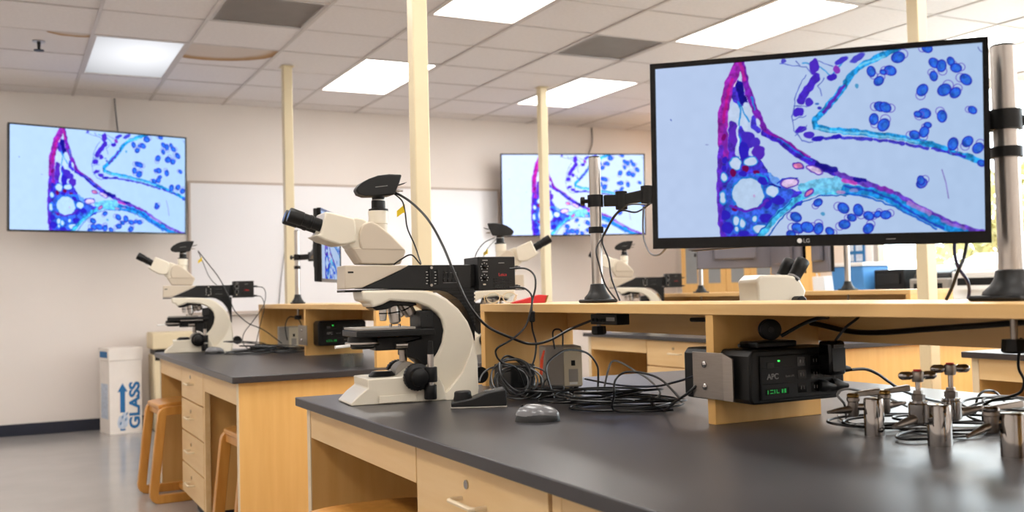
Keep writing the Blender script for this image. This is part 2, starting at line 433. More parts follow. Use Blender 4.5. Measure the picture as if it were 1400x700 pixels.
# ================================================================ benches
BT = 0.762                         # bench top height
def drawer_cabinet(x0, x1, y0, y1, face, lab, rows=4):
    """body between x0..x1; face = -1 drawers look towards -x"""
    t = thing('drawer_cabinet', lab, 'cabinet', ((x0 + x1) / 2, (y0 + y1) / 2, 0), 0, 'maple drawer cabinets under the benches')
    hx, hy = (x1 - x0) / 2, (y1 - y0) / 2
    z0, z1 = 0.10, BT - 0.026
    MB().box((-hx + 0.02, -hy, z0), (hx - 0.02, hy, z1)).build('body', 'maple', t, bevel=0.001)
    MB().box((-hx + 0.07, -hy + 0.01, 0.0), (hx - 0.07, hy - 0.01, z0)).build('toe_kick', 'baseboard', t)
    gap = 0.004; tot = z1 - z0; hs = [tot * f for f in (0.26, 0.25, 0.25, 0.24)]
    z = z1
    for i in range(rows):
        h = hs[i]; a, b = z - h + gap, z - gap; z -= h
        xa, xb = (-hx, -hx + 0.02) if face < 0 else (hx - 0.02, hx)
        d = MB().box((xa, -hy + gap, a), (xb, hy - gap, b)).build('drawer', 'maple_pale', t, bevel=0.0015)
        xf = -hx if face < 0 else hx; zc = a + (b - a) * 0.52
        s = face * 0.03
        MB().tube([(xf, -0.055, zc), (xf + s * 0.8, -0.055, zc), (xf + s, -0.05, zc), (xf + s, 0.05, zc), (xf + s * 0.8, 0.055, zc), (xf, 0.055, zc)], 0.0048, 8).build('handle', 'handle', d)
        MB().cyl((xf - face * 0.001, 0.03, b - 0.045), (xf + face * 0.003, 0.03, b - 0.045), 0.009).build('lock', 'chrome', d)
    return t
def bench(x0, y0, y1, nm, dr=(0.80, 1.42), far=True):
    x1 = x0 + 1.53; yc = (y0 + y1) / 2
    tag(MB().box((x0, y0, BT - 0.026), (x1, y1, BT)).build('lab_countertop', 'stone', bevel=0.003), 'black stone lab countertop of the %s bench' % nm, 'countertop', 'black lab countertops')
    t = thing('bench_base', 'maple panels and rails carrying the %s bench top' % nm, 'bench base', ((x0 + x1) / 2, yc, 0), 0, 'maple bench bases')
    hx, hy = 0.735, (y1 - y0) / 2
    for s in (-1, 1):
        a = s * (hy - 0.03); b = a - s * 0.032
        ep = MB().box((-hx, min(a, b), 0), (hx, max(a, b), BT - 0.026)).build('end_panel', 'maple', t, bevel=0.001)
        for q in (-1, 1): MB().box((min(q * hx, q * (hx + 0.003)), min(a, b), 0), (max(q * hx, q * (hx + 0.003)), max(a, b), BT - 0.0265)).build('edge_band', 'handle', ep)
    MB().box((-0.012, -hy + 0.062, 0.24), (0.012, hy - 0.062, BT - 0.026)).build('centre_panel', 'maple', t)
    d0, d1 = y0 + dr[0] - yc, y0 + dr[1] - yc
    for sx in (-1, 1):
        for ya, yb in ((-hy + 0.062, d0 - 0.043), (d1 + 0.001, hy - 0.062)):
            xa = sx * hx; xb = xa - sx * 0.022
            MB().box((min(xa, xb), ya, BT - 0.115), (max(xa, xb), yb, BT - 0.026)).build('apron_rail', 'maple_pale', t, bevel=0.001)
    for sx in (-1, 1):
        xa = sx * (hx + 0.0005); xb = xa - sx * 0.024
        MB().box((min(xa, xb), d0 - 0.042, 0.1), (max(xa, xb), d0 - 0.012, BT - 0.0265)).build('face_stile', 'maple_pale', t, bevel=0.001)
    xm = (x0 + x1) / 2
    drawer_cabinet(x0 + 0.03, xm - 0.013, y0 + dr[0], y0 + dr[1], -1, 'four drawer maple cabinet under the front of the %s bench' % nm)
    if far: drawer_cabinet(xm + 0.013, x1 - 0.03, y0 + dr[0], y0 + dr[1], 1, 'four drawer maple cabinet under the far side of the %s bench' % nm)
SH_T = 1.022                       # top of the raised shelf
def raised_shelf(xa, y0, y1, nm, divs, backs):
    t = thing('raised_shelf', 'raised maple shelf along the middle of the %s bench' % nm, 'shelf', (xa, y0, BT), 0, 'raised maple bench shelves')
    W, L, H = 0.325, y1 - y0, SH_T - BT
    MB().box((0, 0, H - 0.024), (W, L, H)).build('shelf_board', 'maple_long', t, bevel=0.0015)
    for a in (0, L - 0.03): MB().box((0.0005, a + 0.0003, 0), (W - 0.0005, a + 0.0297, H - 0.024)).build('end_panel', 'maple', t, bevel=0.001)
    for a in divs: MB().box((0.002, a - y0, 0), (W - 0.022, a - y0 + 0.026, H - 0.024)).build('divider', 'maple', t, bevel=0.001)
    MB().box((W - 0.022, 0.03, H - 0.092), (W - 0.002, L - 0.03, H - 0.024)).build('back_rail', 'maple_long', t, bevel=0.001)
    for a, b in backs: MB().box((W - 0.021, a - y0, 0), (W - 0.003, b - y0, H - 0.092)).build('back_panel', 'maple', t)
    return t
bench(0.768, 0.60, 2.96, 'nearest', dr=(0.86, 1.46))
bench(0.768, 3.88, 6.10, 'left rear', dr=(0.81, 1.43))
bench(3.64, 3.70, 6.10, 'right rear', dr=(1.02, 1.66))
bench(3.60, 0.60, 2.93, 'right front')
raised_shelf(1.36, 0.64, 2.915, 'nearest', (1.735,), ())
raised_shelf(1.36, 3.93, 6.06, 'left rear', (5.02,), ())
raised_shelf(4.23, 3.74, 6.06, 'right rear', (4.9,), ())
raised_shelf(4.19, 0.64, 2.90, 'right front', (1.7,), ())

# ---- wooden stools
def stool(loc, rz, lab):
    t = thing('wooden_stool', lab, 'stool', loc, rz, 'bent wood stools')
    H = 0.52
    def loop(y):
        bot, top, rad = 0.235, 0.180, 0.050
        cs = [(-bot, 0.0), (bot, 0.0), (top, H - 0.018), (-top, H - 0.018)]
        outer = []
        n = 4
        for i in range(4):
            a = Vector(cs[i - 1]); b = Vector(cs[i]); c = Vector(cs[(i + 1) % 4])
            u = (a - b).normalized(); v = (c - b).normalized(); half = u.angle(v) / 2
            d = rad / math.tan(half); ctr = b + (u + v).normalized() * (rad / math.sin(half))
            p = b + u * d - ctr; q = b + v * d - ctr
            a0 = math.atan2(p.y, p.x); a1 = math.atan2(q.y, q.x); da = (a1 - a0 + math.pi) % (2 * math.pi) - math.pi
            for k in range(n + 1):
                th = a0 + da * k / n; outer.append((ctr, th))
        vs = []; fs = []
        for ctr, th in outer:
            for rr, yy in ((rad, -0.018), (rad, 0.018), (0.005, 0.018), (0.005, -0.018)):
                vs.append((ctr.x + rr * math.cos(th), y + yy, ctr.y + rr * math.sin(th)))
        N = len(outer)
        for i in range(N):
            j = (i + 1) % N
            for k in range(4):
                k2 = (k + 1) % 4; fs.append((i * 4 + k, j * 4 + k, j * 4 + k2, i * 4 + k2))
        return vs, fs
    for y in (-0.17, 0.17):
        vs, fs = loop(y); MB().add(vs, fs).build('leg_frame', 'stool_wood', t, bevel=0.003)
    prof = []
    for i in range(13):
        x = -0.175 + 0.35 * i / 12; e = abs(x) / 0.175
        prof.append((x, H - 0.012 * e ** 4))
    under = [(x, z - 0.02) for x, z in prof[::-1]]
    MB().prism(prof + under, -0.151, 0.151).build('seat', 'stool_wood', t, bevel=0.004)
    for s in (-1, 1): MB().box((s * 0.155 - 0.011, -0.151, H - 0.068), (s * 0.155 + 0.011, 0.151, H - 0.026)).build('seat_rail', 'stool_wood', t, bevel=0.003)
    MB().box((-0.012, -0.151, 0.012), (0.012, 0.151, 0.040)).build('stretcher', 'stool_wood', t, bevel=0.003)
    return t
stool((0.885, 5.73, 0), 0.06, 'orange wooden stool tucked beside the white box at the left bench')
stool((1.01, 4.24, 0), 0.05, 'orange wooden stool tucked under the near end of the left bench')
stool((0.845, 2.385, 0), 0.0, 'orange wooden stool seat under the nearest bench corner')

# ================================================================ research microscope (x: front to rear, y: width, z: up)
def S(px, py, yn=-0.085):
    """side-view drawing units to metres in the instrument's own frame"""
    return ((px - 560 - 0.02 * (py - 550)) / 486 + (yn + 0.085) * 0.30, max(0.0, (553 - 0.027 * (px - 468) - py) / 490))
def SL(lst, yn, o=None, k=1.0):
    if o: lst = [(o[0] + a / k, o[1] + b / k) for a, b in lst]
    return [S(a, b, yn) for a, b in lst]
A2 = ((400, 380), 3.5); A8 = ((380, 230), 5.0); A7 = ((460, 410), 4.667)
def axis_y(mb, px, py, yn, prof, n=24):
    """lathe around an axis along y; prof (y, r)"""
    x, z = S(px, py, yn); mb.lathe([(abs(p[0] - prof[0][0]), p[1]) for p in prof], (x, prof[0][0], z), (x, prof[-1][0], z), n); return mb
def axis_z(mb, px, yc, levels, yn, n=24):
    """levels: (py, radius) from bottom to top at column px, centred on y=yc"""
    zs = [(S(px, py, yn)[1], r) for py, r in levels]; x = S(px, levels[0][0], yn)[0]
    mb.lathe([(z - zs[0][0], r) for z, r in zs], (x, yc, zs[0][0]), (x, yc, zs[-1][0]), n); return mb
def make_microscope(lab, loc, rz, tilt=0.0):
    t = thing('microscope', lab, 'microscope', loc, rz, 'research microscopes with cameras')
    # base and stand
    base = [(474, 553), (473, 550), (484, 539), (496, 530), (495, 518), (540, 516), (554, 505), (572, 501), (588, 508), (600, 530), (604, 549)]
    b = MB().prism(SL(base, -0.085), -0.085, 0.085, lambda x, z: 1.0 if x > -0.1 else 0.86 + 0.14 * max(0, (x + 0.2) / 0.1)).build('base', 'cream', t, bevel=0.006, seg=3)
    x0, z0 = S(510, 550); x1, z1 = S(561, 539)
    MB().box((x0, -0.0868, z0), (x1, -0.085, z1)).build('type_plate', 'cream', b, bevel=0.0006)
    arm = [(300, 72), (470, 68), (600, 70), (660, 82), (720, 110), (780, 160), (825, 220), (850, 280), (866, 340), (876, 410), (878, 540), (870, 596), (640, 598), (590, 560), (585, 470), (600, 440), (640, 410), (672, 370), (694, 320), (703, 262), (692, 212), (668, 180), (625, 150), (565, 128), (440, 118), (400, 138), (352, 152), (345, 128), (310, 120)]
    MB().prism(SL(arm, -0.058, *A2), -0.058, 0.058).build('arm', 'cream', t, bevel=0.007, seg=3)
    foot = [(640, 600), (780, 606), (868, 590), (878, 540), (876, 400), (862, 318), (845, 380), (800, 470), (730, 545), (665, 590)]
    MB().prism(SL(foot, -0.082, *A2), -0.082, 0.082, lambda x, z: 0.70 + 0.30 * max(0, 1 - z / 0.16)).build('foot_flare', 'cream', t, bevel=0.006, seg=3)
    block = [(590, 172), (640, 164), (685, 205), (701, 262), (690, 330), (655, 393), (610, 432), (570, 400), (520, 385), (520, 315), (590, 300)]
    MB().prism(SL(block, -0.05, *A2), -0.05, 0.05).build('focus_block', 'black', t, bevel=0.003)
    x, z = S(567, 451, -0.05); x1, z1 = S(584, 428, -0.05)
    g = MB().box((x, -0.054, z), (x1, 0.054, z1)).build('stage_bracket', 'charcoal', t, bevel=0.002)
    MB().cyl((x + 0.018, -0.056, z1 - 0.012), (x + 0.018, -0.054, z1 - 0.012), 0.003).build('screw', 'black', g)
    mb = MB(); axis_y(mb, 548, 514, -0.03, [(-0.03, 0.034), (0.03, 0.034)]); mb.build('lamp_arch', 'psu_grey', t, bevel=0.003)
    mb = MB(); axis_z(mb, 517, -0.01, [(517.5, 0.037), (515, 0.037), (512, 0.031), (510, 0.028)], -0.04)
    lp = mb.build('light_port', 'black', t)
    mb = MB(); axis_z(mb, 517, -0.01, [(510.2, 0.022), (509.4, 0.022)], -0.04); mb.build('lens', 'grey_glass', lp)
    for s in (-1, 1):
        mb = MB(); axis_y(mb, 563, 516, -0.1, [(s * 0.080, 0.030), (s * 0.086, 0.037), (s * 0.102, 0.037), (s * 0.106, 0.026), (s * 0.124, 0.024), (s * 0.127, 0.020)], 32)
        kn = mb.build('focus_knob', 'black', t)
        rb = MB(); xk, zk = S(563, 516, -0.1)
        for i in range(28):
            a = 2 * math.pi * i / 28
            rb.box((xk + 0.0372 * math.cos(a) - 0.0012, min(s * 0.087, s * 0.101), zk + 0.0372 * math.sin(a) - 0.0012), (xk + 0.0372 * math.cos(a) + 0.0012, max(s * 0.087, s * 0.101), zk + 0.0372 * math.sin(a) + 0.0012))
        rb.build('knurling', 'rubber', kn)
    # stage
    x0, z0 = S(480, 463); x1, z1 = S(588, 452)
    MB().box((x0, -0.085, z0), (x1, 0.09, z1)).build('stage', 'black', t, bevel=0.002)
    x0, z0 = S(482, 452); x1, z1 = S(561, 449)
    sp = MB().box((x0, -0.08, z1 - 0.006), (x1, 0.085, z1)).build('stage_plate', 'psu_grey', t, bevel=0.001)
    MB().box((x0 + 0.03, -0.035, z1), (x0 + 0.055, 0.04, z1 + 0.0015)).build('glass_slide', 'glass', sp)
    MB().cyl((x0 + 0.10, -0.05, z1), (x0 + 0.10, -0.05, z1 + 0.009), 0.004).build('clip_knob', 'chrome', sp)
    MB().cyl((x0 + 0.125, -0.05, z1), (x0 + 0.125, -0.05, z1 + 0.009), 0.004).build('clip_knob', 'chrome', sp)
    mb = MB(); axis_z(mb, 492, -0.02, [(479, 0.030), (476, 0.034), (474.5, 0.046), (472.2, 0.046)], -0.06)
    cd = mb.build('condenser', 'black', t)
    mb = MB(); axis_z(mb, 492, -0.02, [(472.2, 0.048), (470, 0.048)], -0.06); mb.build('condenser_ring', 'aluminium', cd)
    mb = MB(); axis_z(mb, 492, -0.02, [(470, 0.042), (463, 0.040)], -0.06); mb.build('condenser_top', 'black', cd)
    xl, zl = S(474, 474, -0.08)
    MB().cyl((xl, -0.05, zl), (xl - 0.042, -0.06, zl - 0.002), 0.0042).build('condenser_lever', 'white_plastic', cd)
    x0, z0 = S(505, 482, -0.04); x1, z1 = S(590, 462, -0.04)
    MB().box((x0, -0.035, z0), (x1, 0.035, z1)).build('condenser_carrier', 'black', t, bevel=0.003)
    x0, z0 = S(532, 478, -0.06); x1, z1 = S(548, 471, -0.06)
    MB().cyl((x0, -0.062, (z0 + z1) / 2), (x1, -0.062, (z0 + z1) / 2), 0.0075).build('carrier_screw', 'steel', t)
    mb = MB(); axis_z(mb, 544, -0.02, [(497, 0.011), (482, 0.011)], -0.03); mb.build('column', 'steel', t)
    mb = MB(); axis_z(mb, 581, -0.10, [(486, 0.0075), (468, 0.0065)], -0.1); sd = mb.build('stage_drive', 'black', t)
    mb = MB(); axis_z(mb, 581, -0.10, [(503, 0.009), (486, 0.009)], -0.1); mb.build('drive_shaft', 'aluminium', sd)
    mb = MB(); axis_z(mb, 581, -0.10, [(523, 0.0175), (522, 0.0185), (504, 0.0185), (503, 0.0175)], -0.1); mb.build('drive_knob', 'black', sd)
    mb = MB(); axis_z(mb, 581, -0.10, [(527, 0.008), (523, 0.008)], -0.1); mb.build('drive_spacer', 'aluminium', sd)
    mb = MB(); axis_z(mb, 581, -0.10, [(546, 0.0165), (545, 0.0175), (528, 0.0175), (527, 0.0165)], -0.1); mb.build('drive_knob', 'black', sd)
    # nosepiece and objectives
    nose = [(348, 152), (400, 138), (440, 119), (560, 127), (570, 140), (540, 146), (470, 140), (420, 160), (372, 166)]
    np_ = MB().prism(SL(nose, -0.04, *A2), -0.04, 0.04).build('nosepiece', 'black', t, bevel=0.002)
    for (a, b2), (c, d), yy, prof in (((400, 160), (401, 216), -0.022, ((0, .0110), (.6, .0110), (.62, .0100), (.93, .0095), (1, .006))),
                                      ((448, 146), (462, 232), -0.01, ((0, .0175), (.45, .0175), (.47, .0165), (.88, .016), (1, .007))),
                                      ((505, 132), (540, 192), 0.01, ((0, .0185), (.5, .0185), (.52, .0175), (.9, .017), (1, .009))),
                                      ((470, 140), (490, 200), 0.03, ((0, .0145), (.5, .0145), (.52, .0135), (.9, .013), (1, .006)))):
        p0 = SL([(a, b2)], yy, *A2)[0]; p1 = SL([(c, d)], yy, *A2)[0]
        p0 = Vector((p0[0], yy, p0[1])); p1 = Vector((p1[0], yy, p1[1])); L = (p1 - p0).length
        ob = MB().lathe([(q * L, r) for q, r in prof], p0, p1, 20).build('objective', 'aluminium', np_)
        u = (p1 - p0) / L
        MB().lathe([(0, prof[0][1] + 0.0006), (0.004, prof[0][1] + 0.0006)], p0 + u * L * 0.30, p1, 20).build('objective_ring', 'black', ob)
    # upper illuminator
    il = [(463, 367), (551, 365.5), (540, 372), (515, 384), (486, 397), (463, 399)]
    c = MB().prism(SL(il, -0.05), -0.05, 0.05).build('illuminator_nose', 'cream2', t, bevel=0.003)
    x0, z0 = S(467, 377.5, -0.05); x1, z1 = S(474.5, 375, -0.05)
    MB().box((x0, -0.0508, z0), (x1, -0.0495, z1)).build('filter_slot', 'black', c)
    x0, z0 = S(463, 400, -0.05); x1, z1 = S(640, 398, -0.05)
    MB().box((x0, -0.049, z0), (x1, 0.049, z1 - 0.0005)).build('illuminator_underside', 'black', c)
    ilb = [(551, 365.5), (640, 363.5), (640, 397), (486, 398), (515, 385), (540, 373)]
    c = MB().prism(SL(ilb, -0.049), -0.049, 0.049).build('illuminator_housing', 'charcoal', t, bevel=0.002)
    for px in (576, 588):
        for i in range(5):
            xx, zz = S(px - 1 + (i % 2), 374 + i * 4, -0.05); MB().box((xx, -0.0502, zz - 0.002), (xx + 0.005, -0.0490, zz)).build('scale_mark', 'print_white', c)
        xx, zz = S(px + 2.5, 392, -0.05); x2, z2 = S(px + 4.5, 371, -0.05)
        MB().box((xx, -0.056, zz), (x2, -0.049, z2)).build('slider', 'black', c, bevel=0.001)
    for px, py in ((583, 368.5), (583, 392.5)):
        xx, zz = S(px, py, -0.05); MB().cyl((xx, -0.051, zz), (xx, -0.049, zz), 0.0038).build('screw', 'aluminium', c)
    for i in range(4):
        xx, zz = S(602 + i * 6.2, 385, -0.05); q = MB().cyl((xx, -0.055, zz), (xx, -0.049, zz), 0.0052).build('filter_pin', 'charcoal', c)
        xx, zz = S(600.5 + i * 6.2, 381, -0.05); MB().box((xx, -0.052, zz), (xx + 0.005, -0.049, zz + 0.016)).build('filter_slider', 'black', c)
    for py in (375.5, 389.5):
        xx, zz = S(600, py, -0.05); MB().box((xx, -0.0497, zz), (xx + 0.042, -0.0489, zz + 0.001)).build('scale_line', 'print_grey', c)
    rear = [(588, 398.5), (645, 397), (646, 470), (642, 446), (634, 428), (622, 412), (605, 402)]
    c = MB().prism(SL(rear, -0.05), -0.05, 0.05).build('rear_housing', 'black', t, bevel=0.001)
    for i in range(11):
        py = 402 + i * 5.0; pxl = [604, 612, 618, 623, 627, 631, 634, 637, 639, 641, 643][i] + 3
        xx, zz = S(pxl, py, -0.05); x2, z2 = S(646, py, -0.05)
        MB().box((xx, -0.053, zz - 0.0022), (x2, 0.053, zz + 0.0022)).build('cooling_fin', 'charcoal', c)
    # lamp house
    x0, z0 = S(651, 399.5, -0.06); x1, z1 = S(706, 351, -0.06)
    l = MB().box((x0, -0.06, z0), (x1, 0.06, z1)).build('lamp_house', 'charcoal', t, bevel=0.0025)
    MB().box((x0 - 0.018, -0.035, z0 + 0.012), (x0, 0.035, z1 - 0.02)).build('lamp_collar', 'black', l, bevel=0.002)
    for px, py in ((660, 366), (660, 382)):
        xx, zz = S(px, py, -0.06); MB().lathe([(0, 0.0062), (0.006, 0.0055), (0.007, 0.004)], (xx, -0.06, zz), (xx, -0.08, zz), 16).build('dial', 'black_gloss', l)
        for i in range(7):
            a = math.radians(-40 + i * 43)
            MB().box((xx - 0.0105 * math.cos(a) - 0.001, -0.0606, zz + 0.0105 * math.sin(a) - 0.001), (xx - 0.0105 * math.cos(a) + 0.001, -0.0600, zz + 0.0105 * math.sin(a) + 0.001)).build('scale_mark', 'print_white', l)
        xx2, zz2 = S(px - 3, py - 8, -0.06); MB().box((xx2, -0.0606, zz2), (xx2 + 0.016, -0.06, zz2 + 0.003)).build('caption_strip', 'print_grey', l)
    xx, zz = S(660, 392, -0.06); MB().box((xx - 0.004, -0.0606, zz), (xx + 0.004, -0.06, zz + 0.004)).build('warning_mark', 'psu_beige', l)
    xx, zz = S(681, 379, -0.06); text('red_script_logo', 'Leica', 0.0125, 'logo_red', l, (xx, -0.0602, zz), (math.pi / 2, 0, 0), 0.0003)
    for i in range(5):
        for j in range(8):
            xx, zz = S(673 + j * 3.6, 384 + i * 2.8, -0.06); MB().box((xx, -0.0604, zz), (xx + 0.0045, -0.0598, zz + 0.0022)).build('vent_slot', 'black_gloss', l)
    xx, zz = S(681, 361, -0.06); MB().box((xx, -0.0604, zz), (xx + 0.018, -0.06, zz + 0.0018)).build('caption_strip', 'print_grey', l)
    for py in (366, 393):
        xx, zz = S(706, py, -0.06)
        MB().lathe([(0, 0.0045), (0.014, 0.0050), (0.016, 0.0030), (0.022, 0.0026)], (xx, -0.045, zz), (xx + 0.03, -0.045, zz), 12).build('plug', 'rubber', l)
    # viewing head
    low = [(475, 590), (530, 672), (800, 672), (836, 580), (820, 560), (460, 566)]
    MB().prism(SL(low, -0.05, *A8), -0.05, 0.05, lambda x, z: 0.85 + 0.15 * min(1, max(0, (z - 0.36) / 0.04))).build('head_base', 'cream2', t, bevel=0.004)
    lobe = [(525, 580), (514, 520), (513, 470), (522, 432), (542, 404), (575, 388), (605, 388), (640, 404), (740, 480), (800, 538), (838, 578)]
    MB().prism(SL(lobe, -0.052, *A8), -0.052, 0.052).build('head_cover', 'cream2', t, bevel=0.005, seg=3)
    px, pz = SL([(520, 470)], -0.045, *A8)[0]
    def turn(o):
        if tilt:
            m = Matrix.Translation((px, 0, pz)) @ Matrix.Rotation(tilt, 4, 'Y') @ Matrix.Translation((-px, 0, -pz)); o.data.transform(m)
        return o
    joint = [(438, 548), (470, 366), (495, 362), (545, 372), (575, 392), (540, 420), (528, 480), (535, 575), (462, 568)]
    turn(MB().prism(SL(joint, -0.045, *A8), -0.045, 0.045).build('head_joint', 'cream', t, bevel=0.004, seg=3))
    bino = [(288, 330), (340, 338), (478, 368), (490, 400), (498, 525), (440, 546), (385, 551), (280, 521), (222, 490), (258, 478), (276, 400)]
    turn(MB().prism(SL(bino, -0.062, *A8), -0.062, 0.062).build('binocular_body', 'cream', t, bevel=0.006, seg=3))
    for yy in (-0.034, 0.034):
        p0 = SL([(292, 430)], -0.05, *A8)[0]; p1 = SL([(52, 355)], -0.05, *A8)[0]
        p0 = Vector((p0[0], yy, p0[1])); p1 = Vector((p1[0], yy, p1[1])); L = (p1 - p0).length
        pr = [(-0.02, .0215), (.06, .0225), (.10, .0225), (.11, .0175), (.36, .0175), (.37, .0195), (.45, .0195), (.46, .0180), (.62, .0180), (.63, .0198), (.80, .0200), (.97, .0205), (1.0, .0190)]
        ey = turn(MB().lathe([(q * L, r) for q, r in pr], p0, p1, 24).build('eyepiece', 'black', t))
        u = (p1 - p0) / L
        turn(MB().lathe([(0, 0.013), (0.001, 0.013)], p1 - u * 0.0005, p1 + u, 20).build('eye_lens', 'dark_screen', ey))
    mb = MB(); axis_z(mb, 512, 0, [(330, 0.024), (317, 0.025), (309, 0.025), (308, 0.0275), (304, 0.0275), (302, 0.0265), (292, 0.0275), (290.5, 0.027)], -0.03)
    mb.build('phototube', 'cream', t)
    mb = MB(); axis_z(mb, 512, 0, [(290.5, 0.0275), (288, 0.0275), (287, 0.0195), (277, 0.0195), (275, 0.0175), (273, 0.0175), (272, 0.0185), (268, 0.0185)], -0.03)
    ad = mb.build('camera_adapter', 'black', t)
    mb = MB(); axis_z(mb, 512, 0, [(276.5, 0.0188), (275.2, 0.0188)], -0.03); mb.build('adapter_ring', 'aluminium', ad)
    body = [(494, 168), (505, 150), (530, 122), (580, 90), (640, 66), (720, 53), (808, 52), (790, 110), (755, 194), (690, 203), (560, 210), (515, 198)]
    xmin = SL([(494, 168)], -0.035, *A8)[0][0]
    ca = MB().prism(SL(body, -0.035, *A8), -0.036, 0.036, lambda x, z: 0.45 + 0.55 * min(1, (x - xmin) / 0.05) ** 0.6).build('camera', 'charcoal', t, bevel=0.005, seg=3)
    fin = [(785, 118), (852, 97), (825, 114), (790, 124)]
    MB().prism(SL(fin, -0.03, *A8), -0.02, 0.02).build('camera_fin', 'charcoal', ca, bevel=0.001)
    x0, z0 = SL([(620, 150)], -0.036, *A8)[0]; x1, z1 = SL([(705, 136)], -0.036, *A8)[0]
    MB().add([(x0, -0.0364, z0), (x1, -0.0364, z1), (x1, -0.0364, z1 + 0.0015), (x0, -0.0364, z0 + 0.0015)], [(0, 1, 2, 3)]).build('trim_line', 'print_grey', ca)
    for py in (158, ):
        xx, zz = SL([(770, py)], -0.03, *A8)[0]
        MB().lathe([(0, 0.004), (0.013, 0.004), (0.014, 0.0028), (0.022, 0.0024)], (xx, -0.01, zz), (xx + 0.03, -0.012, zz - 0.001), 10).build('camera_plug', 'aluminium', ca)
    mb = MB(); axis_y(mb, 656, 520, 0.0, [(0.0, 0.024), (0.05, 0.024), (0.052, 0.021)]); mb.build('rear_knob', 'black', t)
    return t
near_scope = make_microscope('nearest white and black microscope with camera, on the black bench corner', (1.012, 2.672, BT), math.radians(-4.5))
left_scope = make_microscope('distant microscope on the left bench in front of the bare wall', (0.985, 5.96, BT), math.radians(-8), tilt=math.radians(11))
dup(left_scope, (2.10, 4.42, BT), math.radians(180 - 26), 'microscope half hidden behind the nearest one, eyepieces pointing right')
dup(left_scope, (3.93, 5.85, BT), math.radians(-30), 'distant microscope seen behind the shelf left of the big monitor')

